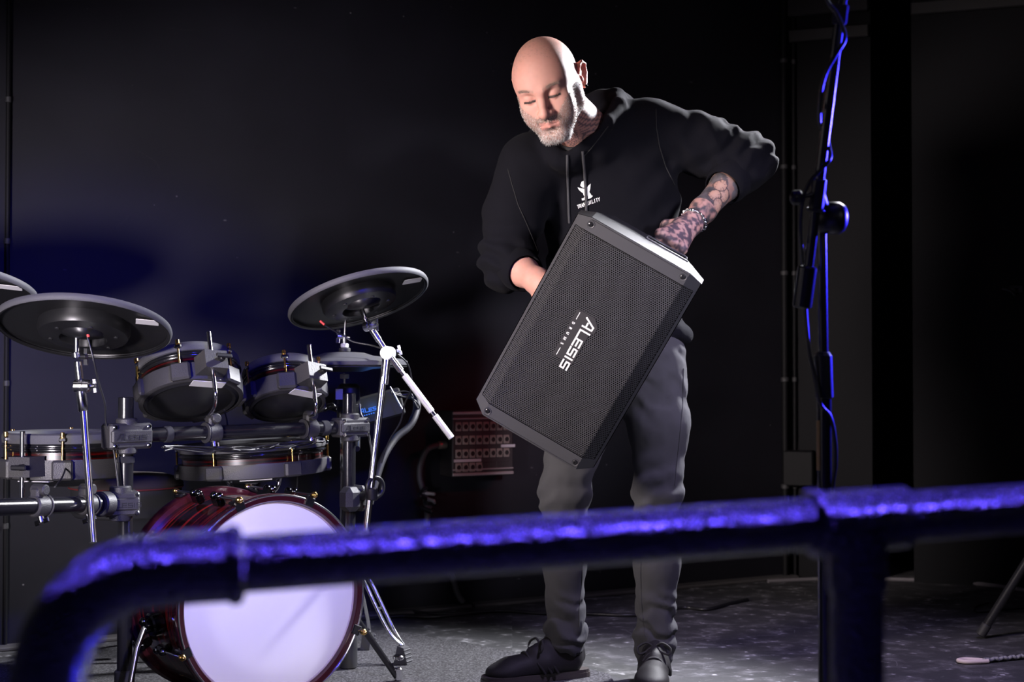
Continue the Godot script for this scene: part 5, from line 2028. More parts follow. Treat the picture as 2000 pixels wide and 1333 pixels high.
func person(amp: Dictionary) -> void:
	nzA.seed = 2; nzA.frequency = 1.0; nzA.fractal_octaves = 3
	nzB.seed = 17; nzB.frequency = 1.0; nzB.fractal_octaves = 2
	var AX: Transform3D = amp.X
	HX = Transform3D(Basis(Vector3(.928, .1856, .3229), Vector3(-.3112, .8628, .3985), Vector3(-.2046, -.4703, .8585)).orthonormalized(), P(1071, 171, 3.51))
	var head := head_field()
	# ---- joints
	var sL := P(1278, 262, 3.77)
	var eL := P(1462, 312, 3.82)
	var wL := P(1350, 437, 3.60)
	var sR := P(1034, 325, 3.70)
	var eR := P(994, 512, 3.70)
	var wR := AX * Vector3(-.166, .05, -.118)
	# ---- left forearm and hand on the handle
	var hl := Field.new()
	hl.cell = .003
	var ux := (wL - eL).normalized()
	hl.cone(eL, .034, eL.lerp(wL, .42), .037, .02)
	hl.cone(eL.lerp(wL, .4), .037, eL.lerp(wL, .8), .031, .02)
	hl.cone(eL.lerp(wL, .8), .031, wL, .027, .02)
	var kn := [P(1289, 457, 3.505), P(1304, 466, 3.505), P(1319, 477, 3.505), P(1332, 488, 3.515)]
	var rad := [.0102, .0105, .0098, .0088]
	var Bz := AX.basis.z
	var By := AX.basis.y
	var Bx := AX.basis.x
	for i in 4:
		var k: Vector3 = kn[i]
		hl.cone(wL, .022, k, .013, .016)
		hl.egg(k + Bz * .003 + By * .002, Vector3(.0118, .0118, .0118), Basis(), .008)
		var L: float = [.042, .046, .043, .034][i]
		var m1 := k - By * L + Bz * .012
		var m2 := m1 - By * L * .5 - Bz * .016
		hl.cone(k, rad[i], m1, rad[i] * .92, .004)
		hl.cone(m1, rad[i] * .92, m2, rad[i] * .85, .003)
		hl.cone(m2, rad[i] * .85, m2 - Bz * .016 + By * .008, rad[i] * .78, .003)
		# tendon
		hl.cone(wL.lerp(k, .35) + Bz * .012, .006, k + Bz * .006, .006, .01)
	var th0 := wL.lerp(kn[0], .3) - Bz * .012 - Bx * .008
	hl.chain([th0, th0 - Bx * .028 - By * .022 - Bz * .02, th0 - Bx * .03 - By * .055 - Bz * .02, th0 - Bx * .012 - By * .072 - Bz * .012], [.017, .0135, .0115, .0095], .01)
	# ---- right forearm and hand along the amplifier's side
	var hr := Field.new()
	hr.cell = .003
	hr.cone(eR, .034, eR.lerp(wR, .45), .036, .02)
	hr.cone(eR.lerp(wR, .4), .036, eR.lerp(wR, .85), .031, .02)
	hr.cone(eR.lerp(wR, .85), .03, wR, .027, .02)
	for i in 4:
		var k := AX * Vector3(-.136 + .002 * i, .005 - .021 * i, -.158 - .004 * i)
		hr.cone(wR, .021, k, .0125, .016)
		hr.egg(k - Bx * .003, Vector3.ONE * .0115, Basis(), .008)
		var m1 := AX * Vector3(-.113, -.006 - .024 * i, -.195)
		var m2 := AX * Vector3(-.088, -.01 - .026 * i, -.203)
		var m3 := AX * Vector3(-.062, -.012 - .026 * i, -.202)
		hr.cone(k, rad[i], m1, rad[i] * .92, .004)
		hr.cone(m1, rad[i] * .92, m2, rad[i] * .86, .003)
		hr.cone(m2, rad[i] * .86, m3, rad[i] * .78, .003)
	hr.chain([wR.lerp(AX * Vector3(-.136, .005, -.158), .3), AX * Vector3(-.142, .04, -.155), AX * Vector3(-.118, .036, -.185), AX * Vector3(-.09, .03, -.203)], [.016, .0135, .0115, .0095], .01)
	# ---- the rest of the body inside the clothes
	var bd := Field.new()
	bd.cell = .012
	var pel := P(1222, 660, 3.84)
	bd.cone(pel, .085, P(1190, 400, 3.80), .09, .05)
	bd.cone(P(1190, 400, 3.80), .09, P(1165, 300, 3.76), .07, .05)
	bd.cone(P(1165, 300, 3.74), .062, P(1150, 262, 3.69), .058, .04)
	bd.cone(sR, .05, sL, .05, .05)
	bd.cone(sL, .05, eL, .034, .03)
	bd.cone(sR, .05, eR, .034, .03)
	bd.cone(eL, .034, eL.lerp(wL, .3), .03, .02)
	bd.cone(eR, .034, eR.lerp(wR, .3), .03, .02)
	var hipL := P(1275, 700, 3.79)
	var hipR := P(1162, 710, 3.79)
	var kneL := P(1284, 955, 3.76)
	var kneR := P(1103, 962, 3.74)
	var ankL := P(1279, 1262, 3.80)
	var ankR := P(1104, 1252, 3.80)
	for e in [[hipL, kneL, ankL], [hipR, kneR, ankR]]:
		bd.cone(pel, .07, e[0] + Vector3(0, 0, -.03), .06, .04)
		bd.cone(e[0] + Vector3(0, 0, -.03), .06, e[1], .045, .03)
		bd.cone(e[1], .048, e[2], .034, .03)
		bd.cone(e[2], .034, e[2] - Vector3(0, .05, 0), .034, .02)
	# ---- hooded sweatshirt
	var hd := Field.new()
	hd.cell = .0062
	hd.egg(P(1188, 385, 3.785), Vector3(.188, .2, .128), Basis(Vector3(0, 0, 1), .12), .05)
	hd.egg(P(1203, 545, 3.80), Vector3(.187, .21, .118), Basis(), .05)
	hd.egg(P(1212, 655, 3.82), Vector3(.19, .075, .122), Basis(), .04)
	hd.cone(P(1052, 318, 3.71), .072, P(1258, 252, 3.78), .078, .05)
	hd.cone(P(1140, 300, 3.72), .075, P(1200, 270, 3.76), .08, .05)
	# sleeves
	hd.chain([sL, sL.lerp(eL, .5) + Vector3(0, .004, 0), eL, eL.lerp(wL, .2), eL.lerp(wL, .31)], [.085, .078, .066, .06, .05], .03)
	hd.cone(eL + Vector3(.006, -.012, .0), .058, eL.lerp(wL, .2), .057, .03)
	hd.chain([sR, sR.lerp(eR, .5) - Vector3(.012, 0, 0), eR - Vector3(.006, -.01, 0), eR.lerp(wR, .16), eR.lerp(wR, .24)], [.083, .076, .064, .057, .05], .03)
	hd.cone(eR + Vector3(-.012, .03, 0), .06, eR + Vector3(-.01, -.02, 0), .058, .02)
	# openings of the cuffs
	hd.cone(eL.lerp(wL, .5), .043, eL.lerp(wL, .8), .046, .006, -1)
	hd.cone(eR.lerp(wR, .55), .042, eR.lerp(wR, .9), .045, .006, -1)
	# hem opening
	var hood := [P(1112, 312, 3.61), P(1148, 280, 3.605), P(1184, 240, 3.63), P(1208, 206, 3.69), P(1203, 190, 3.77), P(1172, 196, 3.83), P(1128, 218, 3.85), P(1082, 246, 3.80), P(1058, 268, 3.72), P(1064, 290, 3.655), P(1088, 312, 3.62)]
	hd.chain(hood, [.014, .016, .018, .021, .024, .028, .03, .032, .033, .031, .024], .008)
	hd.chain([P(1112, 318, 3.635), P(1165, 290, 3.65), P(1215, 238, 3.73), P(1205, 215, 3.84), P(1130, 240, 3.88), P(1062, 285, 3.77), P(1072, 310, 3.68)], [.024, .028, .03, .046, .052, .042, .032], .03)
	hd.egg(P(1165, 275, 3.90), Vector3(.12, .08, .06), Basis(), .05)
	# room for the neck
	hd.cone(P(1100, 190, 3.58), .066, P(1140, 262, 3.675), .064, .012, -1)
	hd.cone(P(1146, 250, 3.63), .026, P(1176, 206, 3.72), .034, .01, -1)
	hd.cone(P(1176, 206, 3.72), .034, P(1140, 196, 3.77), .04, .01, -1)
	var armpit := P(1335, 375, 3.72)
	hd.disp = func(p: Vector3) -> float:
		var w := 0.0
		var q := p * 9.0
		w += .0034 * nzA.get_noise_3d(q.x + q.y * .6, q.y * .55, q.z)
		var a := p - eL
		var g := exp(-a.length_squared() / .018)
		if g > .02:
			var s := a.dot(Vector3(.55, -.8, .1))
			w += g * .0075 * sin(s * 120.0 + 3.0 * nzB.get_noise_3d(p.x * 8, p.y * 8, p.z * 8) + a.x * 20.0)
		a = p - sL.lerp(eL, .55)
		g = exp(-a.length_squared() / .016)
		if g > .02:
			w += g * .0055 * sin(a.dot(Vector3(.9, .45, .1)) * 95.0 + 4.0 * nzB.get_noise_3d(p.x * 7, p.y * 7, p.z * 7))
		a = p - (eR + Vector3(-.005, -.0, 0))
		g = exp(-(a.x * a.x + a.z * a.z) / .02 - a.y * a.y / .0065)
		if g > .02:
			w += g * .009 * sin(a.dot(Vector3(.42, .95, .0)) * 125.0 + 3.5 * nzB.get_noise_3d(p.x * 7, p.y * 7, p.z * 7))
		# soft vertical drape on the front and a gathered hem
		g = exp(-pow((p.y - .90) / .06, 2))
		w += g * .005 * sin(p.x * 70.0 + p.z * 50.0 + 3.0 * nzB.get_noise_3d(p.x * 5, p.y * 3, p.z * 5))
		var ac := p - armpit
		g = exp(-ac.length_squared() / .012)
		if g > .02:
			w += g * .006 * sin(ac.dot(Vector3(.75, -.66, 0)) * 90.0)
		return w
	# ---- jeans
	var jn := Field.new()
	jn.cell = .006
	jn.cone(P(1215, 668, 3.82), .118, P(1220, 735, 3.82), .112, .06)
	jn.chain([hipL, P(1287, 830, 3.77), kneL, P(1283, 1100, 3.785), ankL + Vector3(0, .02, 0), ankL - Vector3(0, .02, 0)], [.088, .077, .061, .056, .05, .05], .03)
	jn.chain([hipR, P(1125, 850, 3.77), kneR, P(1102, 1100, 3.775), ankR + Vector3(0, .02, 0), ankR - Vector3(0, .015, 0)], [.088, .077, .062, .053, .048, .048], .03)
	jn.cone(ankL - Vector3(0, .03, 0), .04, ankL - Vector3(0, .12, 0), .04, .006, -1)
	jn.cone(ankR - Vector3(0, .03, 0), .04, ankR - Vector3(0, .12, 0), .04, .006, -1)
	jn.disp = func(p: Vector3) -> float:
		var w := .003 * nzA.get_noise_3d(p.x * 16.0, p.y * 7.0, p.z * 16.0)
		var tw := p.x * 26.0 + p.z * 18.0 + 3.0 * nzB.get_noise_3d(p.x * 9, p.y * 9, p.z * 9)
		w += exp(-pow((p.y - .15) / .075, 2)) * .0055 * sin(p.y * 120.0 + tw * 1.7)
		w += exp(-pow((p.y - .5) / .09, 2)) * .004 * sin(p.y * 95.0 - tw)
		w += exp(-pow((p.y - .80) / .12, 2)) * .003 * sin(p.y * 60.0 + tw * 1.4)
		return w
	# ---- shoes, built in their own axes: x forward, y up
	var sh := Field.new()
	sh.cell = .0042
	sh.cone(Vector3(0, .052, 0), .036, Vector3(.075, .05, 0), .039, .02)
	sh.cone(Vector3(.075, .046, 0), .038, Vector3(.165, .036, .004), .038, .02)
	sh.egg(Vector3(.185, .034, .004), Vector3(.05, .026, .043), Basis(), .02)
	sh.cone(Vector3(.0, .08, 0), .033, Vector3(.05, .085, 0), .03, .02)
	sh.cone(Vector3(.06, .1, 0), .016, Vector3(.1, .078, 0), .02, .015)
	sh.cone(Vector3(-.035, .09, 0), .006, Vector3(-.035, .06, 0), .01, .015)
	sh.egg(Vector3(.08, -.05, 0), Vector3(.3, .078, .2), Basis(), .006, -1)
	sh.cone(Vector3(.016, .095, 0), .026, Vector3(.01, .2, 0), .034, .008, -1)
	var tasks := []
	var list := [hd, head, jn, hl, hr, bd, sh]
	for f in list:
		tasks.append(WorkerThreadPool.add_task(f.run))
	for id in tasks:
		WorkerThreadPool.wait_for_task_completion(id)
	# head into the world
	for k in head.V.size():
		head.V[k] = HX * head.V[k]
		head.N[k] = HX.basis * head.N[k]
	var t := thing("person", "bald bearded man in black hooded sweatshirt and grey jeans carrying an amplifier", "person", Vector3(.27, 0, -3.78))
	# ---- skin
	var fo := AX.basis
	var fu := (wL - eL).normalized()
	var fs := fu.cross(Vector3.BACK).normalized()
	var tint := func(j: int, p: Vector3, n: Vector3) -> Color:
		var c := Color(.53, .275, .22)
		var mo := nzA.get_noise_3d(p.x * 60, p.y * 60, p.z * 60)
		c = c * (1.0 + .05 * mo)
		if j == 0:
			return head_tint(HX.affine_inverse() * p, c, HX.basis.inverse() * n)
		if j == 1:
			return arm_ink(p, n, c, eL, wL, fu, fs)
		if j == 2:
			return c
		return c
	var skin := mat("skin", Color.WHITE, .46, 0.0, .45)
	skin.vertex_color_use_as_albedo = true
	skin.subsurf_scatter_enabled = true
	skin.subsurf_scatter_strength = .12
	bump(skin, .12, .05, 20.0)
	var body := mesh_part(t, "body", join_fields([head, hl, hr, bd], tint), skin)
	# ---- clothes
	var cot := mat("black_cotton", lin(.0065, .0065, .0088), .9, 0, .12)
	cot.rim_enabled = true
	cot.rim = .06
	cot.rim_tint = .4
	bump(cot, .2, .06, 16.0)
	var hoodie := mesh_part(t, "hoodie", join_fields([hd]), cot, "black hooded sweatshirt")
	var den := mat("grey_denim", lin(.05, .05, .054), .9, 0, .25)
	den.rim_enabled = true
	den.rim = .15
	bump(den, .25, .06, 22.0)
	var jeans := mesh_part(t, "jeans", join_fields([jn]), den, "washed dark grey jeans")
	clothing_details(t, hd, hoodie, jn, jeans, [eL, wL, eR, wR])
	shoes(t, sh, ankL, ankR)
	beard(t, head)

func head_tint(p: Vector3, c: Color, n: Vector3) -> Color:
	var ax := absf(p.x)
	var g := nzA.get_noise_3d(p.x * 900, p.y * 900, p.z * 900)
	if p.y > .03 and p.z < .06 and g > .3:           # dots of stubble on the shaved scalp
		c = c.lerp(Color(.2, .14, .12), .3)
	if beard_mask(p) > 0.0:
		c = c.lerp(Color(.24, .19, .17), .6 * beard_mask(p))
	if ax < .025 and p.z > .08 and p.y < -.058 and p.y > -.077:
		c = c.lerp(Color(.45, .2, .17), .75)
	# eye slits and brows
	if p.z > .075 and absf(ax - .032) < .016 and absf(p.y + .0026) < .0022:
		c = Color(.05, .035, .03)
	if ax > .012 and ax < .052 and p.z > .06:
		var yb := .0235 + .006 * sin((ax - .012) / .04 * 2.4)
		c = c.lerp(Color(.2, .13, .1), .55 * exp(-pow((p.y - yb) / .004, 2)))
	if ax > .079:
		c = c.lerp(Color(.6, .26, .2), .5)
	# inked neck
	if p.y < -.055 and p.z < .045:
		var k := clampf((-.055 - p.y) * 60.0, 0, 1)
		var a := atan2(p.x, p.z + .03) * .06
		var s := absf(sin((p.y + a) * 260.0)) * absf(sin((p.y - a) * 260.0))
		c = c.lerp(Color(.04, .032, .045), k * (.9 if s < .35 else .45))
	return c

func beard_mask(p: Vector3) -> float:
	var ax := absf(p.x)
	if p.y > .0 or p.z < -.004:
		return 0.0
	var cut := -.052 + (ax - .018) * 1.05 + .004 * nzB.get_noise_3d(p.x * 200, p.y * 200, p.z * 200)
	var m := clampf((cut - p.y) * 140.0, 0, 1)
	if p.y < -.118 or (p.y < -.095 and p.z < .03):
		m = 0.0
	if p.z > .075 and ax < .031 and p.y < -.046 and p.y > -.0585:
		m = 1.0
	if ax < .023 and p.z > .08 and p.y <= -.0585 and p.y > -.0745:
		m = 0.0
	return m

func arm_ink(p: Vector3, n: Vector3, c: Color, e: Vector3, w: Vector3, fu: Vector3, fs: Vector3) -> Color:
	var L := (w - e).length()
	var u := (p - e).dot(fu) / L
	var s := (p - e).dot(fs) / .04
	var d := nzA.get_noise_3d(p.x * 30, p.y * 30, p.z * 30)
	var ink := Color(.05, .045, .048)
	var grey := Color(.13, .115, .115)
	if u < .2:
		return c
	var o := c
	# swirling shade bands near the elbow
	var band := sin(u * 42.0 + s * 3.0 + d * 3.0)
	o = grey.lerp(ink, clampf(.5 + d * 1.2, 0, 1))
	if band > .35 and u < .62:
		o = o.lerp(Color(.36, .2, .15), .6)
	if u < .42 and s < -.25:
		o = Color(.5, .2, .15)
	# petals
	for q in [[.62, -.3, .0], [.57, .25, 1.2], [.70, .1, 2.3], [.74, -.45, 3.6]]:
		var du: float = (u - q[0]) * L / .021
		var ds: float = (s - q[1]) * .04 / .015
		var r := du * du + ds * ds
		if r < 1.0:
			o = Color(.46, .29, .21).lerp(Color(.3, .17, .12), r * .5)
			if absf(sin(atan2(ds, du) * 5.0)) < .16 and r > .1:
				o = Color(.14, .09, .08)
		elif r < 1.35:
			o = Color(.06, .045, .045)
	if u > .8:
		o = ink.lerp(Color(.36, .2, .17), clampf(.4 + d * 2.2, 0, 1))
	if u > .97:
		o = Color(.07, .05, .06).lerp(Color(.4, .24, .21), clampf(.25 + 2.4 * nzB.get_noise_3d(p.x * 55, p.y * 55, p.z * 55), 0, 1))
	return o

func on_cloth(f: Field, px: float, py: float, off: float) -> Vector3:
	var q := f.trace(CAM, ray(px, py), 3.2, 4.6)
	if q == Vector3.INF:
		q = P(px, py, 3.65)
	return q - ray(px, py).normalized() * off

func laid(mb: MB, f: Field, poly: Array, off := .0012) -> void:
	# a flat print whose corners lie on the cloth
	var p2 := PackedVector2Array()
	var p3 := []
	for q in poly:
		p2.append(Vector2(q[0], q[1]))
		p3.append(on_cloth(f, q[0], q[1], off))
	var ix := Geometry2D.triangulate_polygon(p2)
	for k in range(0, ix.size(), 3):
		var a: Vector3 = p3[ix[k]]
		var b: Vector3 = p3[ix[k + 1]]
		var c: Vector3 = p3[ix[k + 2]]
		var n := (b - a).cross(c - a).normalized()
		if n.z < 0:
			n = -n
		mb.tri(a, b, c, n, n, n)

func seam(parent: Node3D, called: String, f: Field, pts: Array, r: float, m: Material, off := .0) -> void:
	var path := []
	for i in pts.size() - 1:
		for k in 5:
			var q: Vector2 = Vector2(pts[i][0], pts[i][1]).lerp(Vector2(pts[i + 1][0], pts[i + 1][1]), k / 5.0)
			path.append(on_cloth(f, q.x, q.y, off))
	path.append(on_cloth(f, pts[-1][0], pts[-1][1], off))
	var mb := MB.new()
	mb.tube(smooth_path(path, 2), r, 6)
	part(parent, called, mb, m)

func clothing_details(t: Node3D, hd: Field, hoodie: Node3D, jn: Field, jeans: Node3D, arms: Array) -> void:
	var cot := mats["black_cotton"] as Material
	var dark := mat("seam_black", lin(.006, .006, .007), .9)
	var cord := mat("cord_black", lin(.03, .03, .034), .8)
	seam(hoodie, "drawstring", hd, [[1108, 304], [1108, 330], [1109, 360], [1110, 390], [1111, 420], [1112, 436]], .0036, cord, .003)
	seam(hoodie, "drawstring", hd, [[1138, 296], [1140, 320], [1142, 345], [1144, 370], [1145, 395], [1145, 412]], .0036, cord, .0034)
	seam(hoodie, "shoulder_seam", hd, [[1281, 213], [1282, 250], [1288, 285], [1300, 325], [1318, 362]], .0016, dark)
	seam(hoodie, "shoulder_seam", hd, [[992, 330], [1000, 360], [1012, 400], [1030, 440], [1050, 490]], .0014, dark)
	seam(hoodie, "hood_seam", hd, [[1188, 247], [1172, 268], [1155, 290], [1140, 306]], .0014, dark)
	# ribbed cuffs
	for e in [[arms[0], arms[1], .2, .46, .0555], [arms[2], arms[3], .1, .5, .0545]]:
		var a: Vector3 = e[0]
		var b: Vector3 = e[1]
		var mb := MB.new()
		var y := (b - a).normalized()
		var X := Transform3D(basis_y(y), a.lerp(b, e[2]))
		var L: float = (b - a).length() * (e[3] - e[2])
		var r: float = e[4]
		var prof := []
		prof.append(Vector2(r - .004, L))
		prof.append(Vector2(r - .001, L + .002))
		prof.reverse()
		prof = [Vector2(r - .002, 0), Vector2(r + .003, L * .3), Vector2(r + .001, L * .72), Vector2(r - .005, L), Vector2(r - .008, L + .001), Vector2(r - .011, L - .006), Vector2(r - .013, L * .5)]
		mb.lathe(X, prof, 48, 0, TAU, .4)
		part(hoodie, "cuff", mb, cot)
	# white print on the chest: winged figure and one word
	var ink := mat("chest_print", lin(.8, .8, .8), .8)
	var mb := MB.new()
	laid(mb, hd, [[1134, 360], [1136, 355], [1140, 353.5], [1143.5, 355], [1144.5, 360], [1143, 366], [1138.5, 367], [1133.5, 363]])
	laid(mb, hd, [[1128, 366], [1134, 368], [1141, 369], [1143, 373], [1139, 378], [1134, 374], [1130, 370]])
	laid(mb, hd, [[1153.5, 359], [1149, 363], [1146, 367], [1147, 374], [1151, 375], [1153, 368]])
	laid(mb, hd, [[1140, 373], [1149, 373], [1152, 377], [1149, 383], [1142, 385], [1139, 380]])
	laid(mb, hd, [[1142, 384], [1140, 387], [1136, 388], [1137, 392], [1141, 391], [1144, 388]])
	laid(mb, hd, [[1148, 381], [1153, 378], [1155, 382], [1158, 383], [1154, 387], [1148, 389]])
	part(hoodie, "chest_emblem", mb, ink, "small white winged figure print")
	mb = MB.new()
	var glyph := {
		"T": [[0, 1, 1, 1], [.5, 1, .5, 0]], "R": [[0, 0, 0, 1], [0, 1, 1, .95], [1, .95, .9, .5], [.9, .5, 0, .5], [.4, .5, 1, 0]],
		"A": [[0, 0, .5, 1], [.5, 1, 1, 0], [.2, .35, .8, .35]], "N": [[0, 0, 0, 1], [0, 1, 1, 0], [1, 0, 1, 1]],
		"Q": [[0, 0, 0, 1], [0, 1, 1, 1], [1, 1, 1, 0], [1, 0, 0, 0], [.6, .3, 1.1, -.2]], "U": [[0, 1, 0, 0], [0, 0, 1, 0], [1, 0, 1, 1]],
		"I": [[.5, 0, .5, 1]], "L": [[0, 1, 0, 0], [0, 0, 1, 0]], "Y": [[0, 1, .5, .5], [1, 1, .5, .5], [.5, .5, .5, 0]],
	}
	var word := "TRANQUILITY"
	for i in word.length():
		var o := Vector2(1128.5 + 4.05 * i, 407.8 - 1.45 * i - .35 * sin(i / 10.0 * PI))
		var xd := Vector2(2.7, -.95)
		var yd := Vector2(-1.0, -6.4)
		if word[i] == "I":
			xd *= .8
		for s in glyph[word[i]]:
			var a: Vector2 = o + xd * s[0] + yd * s[1]
			var b: Vector2 = o + xd * s[2] + yd * s[3]
			var d := (b - a).normalized() * .45
			var e := Vector2(-d.y, d.x)
			var q := []
			for w in [a - d + e, b + d + e, b + d - e, a - d - e]:
				q.append([w.x, w.y])
			laid(mb, hd, q, .0014)
	part(hoodie, "chest_lettering", mb, ink, "small white capital lettering")
	# jeans seams
	var st := mat("denim_seam", lin(.03, .03, .033), .9)
	seam(jeans, "side_seam", jn, [[1252, 1085], [1251, 1120], [1252, 1150], [1253, 1180], [1256, 1210], [1260, 1245]], .0015, st)
	seam(jeans, "side_seam", jn, [[1138, 1090], [1137, 1130], [1134, 1165], [1131, 1195], [1132, 1225]], .0015, st)
	seam(jeans, "side_seam", jn, [[1335, 720], [1334, 790], [1328, 850], [1322, 905], [1318, 950]], .0015, st)
	# t-shirt collar
	mb = MB.new()
	mb.torus(Transform3D(basis_y(P(1100, 190, 3.58) - P(1140, 262, 3.675)), P(1132, 258, 3.662)), .064, .009, 40, 10)
	part(t, "shirt_collar", mb, mat("shirt_black", lin(.012, .012, .013), .9), "black t-shirt collar")
	# bracelet of steel links
	var w: Vector3 = arms[1]
	var y := (arms[1] - arms[0]).normalized() as Vector3
	var br := Node3D.new()
	br.name = "bracelet"
	br.set_meta("label", "steel chain bracelet")
	t.add_child(br)
	br.position = -t.position
	var bx := basis_y((y + Vector3(-.15, -.25, .0)).normalized())
	var steel := mat("steel_link", lin(.6, .6, .62), .2, 1.0)
	for k in 34:
		var f := TAU * k / 34.0
		mb = MB.new()
		var o := w - y * .018 + bx * Vector3(cos(f) * .0325, 0, sin(f) * .0325)
		mb.torus(Transform3D(Basis(bx * Vector3(cos(f), 0, sin(f)), f * .0 + (.9 if k % 2 else -.9)) * bx * Basis(Vector3.RIGHT, PI / 2) * Basis(Vector3(0, 0, 1), -f), o), .004, .0015, 10, 6)
		mb.ball(o, Vector3.ONE * .0026, 8)
		var lk := MeshInstance3D.new()
		lk.name = "link"
		lk.mesh = mb.commit()
		lk.material_override = steel
		br.add_child(lk, true)
	# ear stud
	mb = MB.new()
	mb.cyl(HX * Vector3(.0845, -.0275, -.027), HX * Vector3(.0875, -.0275, -.024), .0042, 16, .001)
	part(t, "ear_stud", mb, mat("stud_black", lin(.005, .005, .005), .15))

func shoes(t: Node3D, sh: Field, ankL: Vector3, ankR: Vector3) -> void:
	var lea := mat("black_leather", lin(.016, .015, .016), .5, 0, .28)
	bump(lea, .1, .06, 14.0)
	var solm := mat("sole_dark", lin(.045, .037, .034), .5)
	var lace := mat("lace_black", lin(.012, .012, .012), .85)
	var n := 0
	for e in [[ankR, G(1128, 1331), G(955, 1347), "black leather trainer in profile"], [ankL, G(1283, 1341), G(1274, 1422), "black leather trainer pointing at the rail"]]:
		var heel: Vector3 = e[1]
		var toe: Vector3 = e[2]
		var x := (toe - heel).normalized()
		var ank: Vector3 = e[0]
		var o := Vector3(ank.x, 0.0, ank.z) - x * .012
		var z := x.cross(Vector3.UP).normalized()
		var X := Transform3D(Basis(x, Vector3.UP, z), o)
		var v := PackedVector3Array()
		var nn := PackedVector3Array()
		for k in sh.V.size():
			v.append(X * sh.V[k])
			nn.append(X.basis * sh.N[k])
		var arr := []
		arr.resize(Mesh.ARRAY_MAX)
		arr[Mesh.ARRAY_VERTEX] = v
		arr[Mesh.ARRAY_NORMAL] = nn
		arr[Mesh.ARRAY_INDEX] = sh.I
		var m := ArrayMesh.new()
		m.add_surface_from_arrays(Mesh.PRIMITIVE_TRIANGLES, arr)
		var s := mesh_part(t, "shoe", m, lea, e[3])
		# sole: rounded outline
		var mb := MB.new()
		var poly := PackedVector2Array()
		for k in 40:
			var f := TAU * k / 40.0
			var px := .095 + .15 * cos(f)
			var w := .040 + .008 * clampf((px - .1) / .08, -1, 1) - .006 * exp(-pow((px - .07) / .05, 2))
			poly.append(Vector2(px, signf(sin(f)) * w * pow(absf(sin(f)), .55)))
		mb.prism(X * Transform3D(Basis(Vector3.RIGHT, Vector3(0, 0, -1), Vector3.UP), Vector3(0, .001, 0)), poly, .027)
		var big := PackedVector2Array()
		for q in poly:
			big.append(Vector2(.095 + (q.x - .095) * 1.015, q.y * 1.03))
		mb.prism(X * Transform3D(Basis(Vector3.RIGHT, Vector3(0, 0, -1), Vector3.UP), Vector3(0, .008, 0)), big, .012)
		part(s, "sole", mb, solm)
		for sd in [-1.0, 1.0]:
			for k in 3:
				mb = MB.new()
				var a := Vector3(.052 + .018 * k, .03, sd * .0415)
				var b := Vector3(.075 + .016 * k, .066 - .004 * k, sd * .0325)
				mb.tube(PackedVector3Array([X * a, X * (a.lerp(b, .5) + Vector3(0, 0, sd * .0025)), X * b]), .0042, 8)
				part(s, "stripe", mb, lea)
		for k in 5:
			mb = MB.new()
			var px := .085 + .0185 * k
			var hy := .098 - .009 * k
			mb.tube(smooth_path([X * Vector3(px, hy - .02, -.026), X * Vector3(px + .004, hy - .002, -.012), X * Vector3(px + .006, hy + .001, .004), X * Vector3(px + .008, hy - .004, .016), X * Vector3(px + .01, hy - .02, .028)], 5), .0034, 8)
			part(s, "lace", mb, lace)
		for sd in [-1.0, 1.0]:
			mb = MB.new()
			mb.tube(smooth_path([X * Vector3(.085, .1, 0), X * Vector3(.088, .112, sd * .02), X * Vector3(.095, .1, sd * .042), X * Vector3(.1, .085, sd * .036), X * Vector3(.09, .097, sd * .005)], 6), .003, 8)
			part(s, "lace_bow", mb, lace)

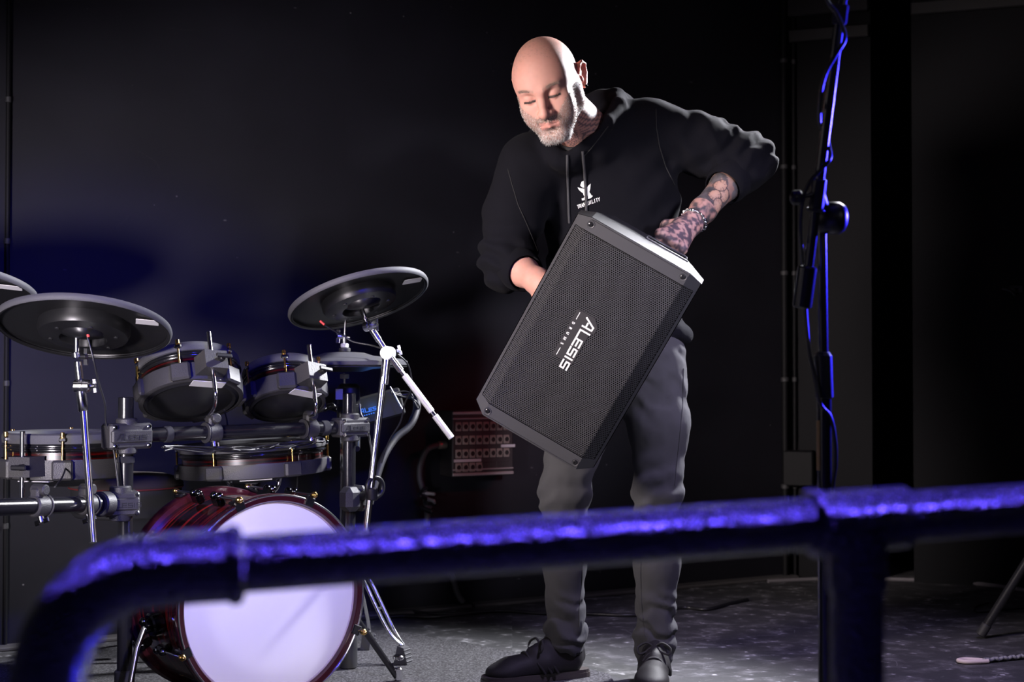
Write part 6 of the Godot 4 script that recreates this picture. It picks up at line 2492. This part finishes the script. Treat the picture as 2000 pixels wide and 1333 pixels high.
func beard(t: Node3D, head: Field) -> void:
	var rng := RandomNumberGenerator.new()
	rng.seed = 5
	var inv := HX.affine_inverse()
	var mb := MB.new()
	mb.colored = true
	for k in head.V.size():
		var p := inv * head.V[k]
		if beard_mask(p) < .4:
			continue
		var reps := 2
		for r in reps:
			var o := head.V[k] + HX.basis * Vector3(rng.randf_range(-1, 1), rng.randf_range(-1, 1), rng.randf_range(-1, 1)) * .0014
			var chin := clampf((-.07 - p.y) * 30.0, 0, 1) * clampf((p.z - .02) * 30.0, 0, 1)
			var mus := p.y > -.06 and absf(p.x) < .032
			if rng.randf() > lerpf(.8, 1.0, chin) + (.3 if mus else 0.0):
				continue
			var L := rng.randf_range(.0022, .0042) + .006 * chin * rng.randf() + (.0025 if mus else 0.0)
			var d := (head.N[k] * .75 + HX.basis * Vector3(p.x * 2.0, -.9, .1) * .8 + Vector3(rng.randf_range(-.3, .3), rng.randf_range(-.3, .3), rng.randf_range(-.3, .3))).normalized()
			var s := d.cross(Vector3(rng.randf_range(-1, 1), rng.randf_range(-1, 1), rng.randf_range(-1, 1))).normalized() * .0006
			var g := rng.randf()
			var goat := absf(p.x) < .014 and p.y < -.07 and p.y > -.092
			if (mus and g < .72) or (goat and g < .5) or g < lerpf(.42, .1, chin):
				mb.col = Color(.16, .11, .085)
			else:
				var w := rng.randf_range(.34, .7)
				mb.col = Color(w, w * .96, w * .93)
			o -= head.N[k] * .0008
			var n := head.N[k]
			mb.tri(o - s, o + s, o + d * L, n, n, n)
	var m := mat("beard_hair", Color.WHITE, .6)
	m.vertex_color_use_as_albedo = true
	var b := part(t, "beard", mb, m, "short grey beard")
	b.set_meta("kind", "stuff")
	# brows and lashes
	for s in [-1.0, 1.0]:
		mb = MB.new()
		for k in 120:
			var f := rng.randf()
			var ax := lerpf(.013, .05, f)
			var y := .0215 + .0065 * sin(f * 2.4) + rng.randf_range(-.0032, .0032)
			var o := HX * Vector3(s * ax, y, lerpf(.0985, .0835, f * f))
			var d := HX.basis * Vector3(s * 1.0, rng.randf_range(.0, .5), .1).normalized()
			var w := HX.basis * Vector3(0, 0, 1).cross(d).normalized() * .0003
			var n := HX.basis.z
			mb.tri(o - HX.basis.y * .0003, o + HX.basis.y * .0003, o + d * .0065 - n * .0015, n, n, n)
		part(t, "eyebrow", mb, mat("brow_hair", lin(.14, .1, .08), .7))
		mb = MB.new()
		for k in 26:
			var f := k / 25.0
			var o := HX * Vector3(s * lerpf(.019, .0445, f), -.0012 - .0022 * sin(f * PI), .0865 + .0042 * sin(f * PI) - .005 * f)
			var d := HX.basis * Vector3(s * (f - .4) * .8, -.5, 1.0).normalized()
			mb.tri(o - HX.basis.x * .0003, o + HX.basis.x * .0003, o + d * .0065, HX.basis.y, HX.basis.y, HX.basis.y)
		part(t, "eyelash", mb, mat("lash_hair", lin(.03, .02, .018), .7))

func _ready() -> void:
	setup()
	room()
	rail()
	kit()
	stage_bits()
	var amp := amplifier()
	person(amp)
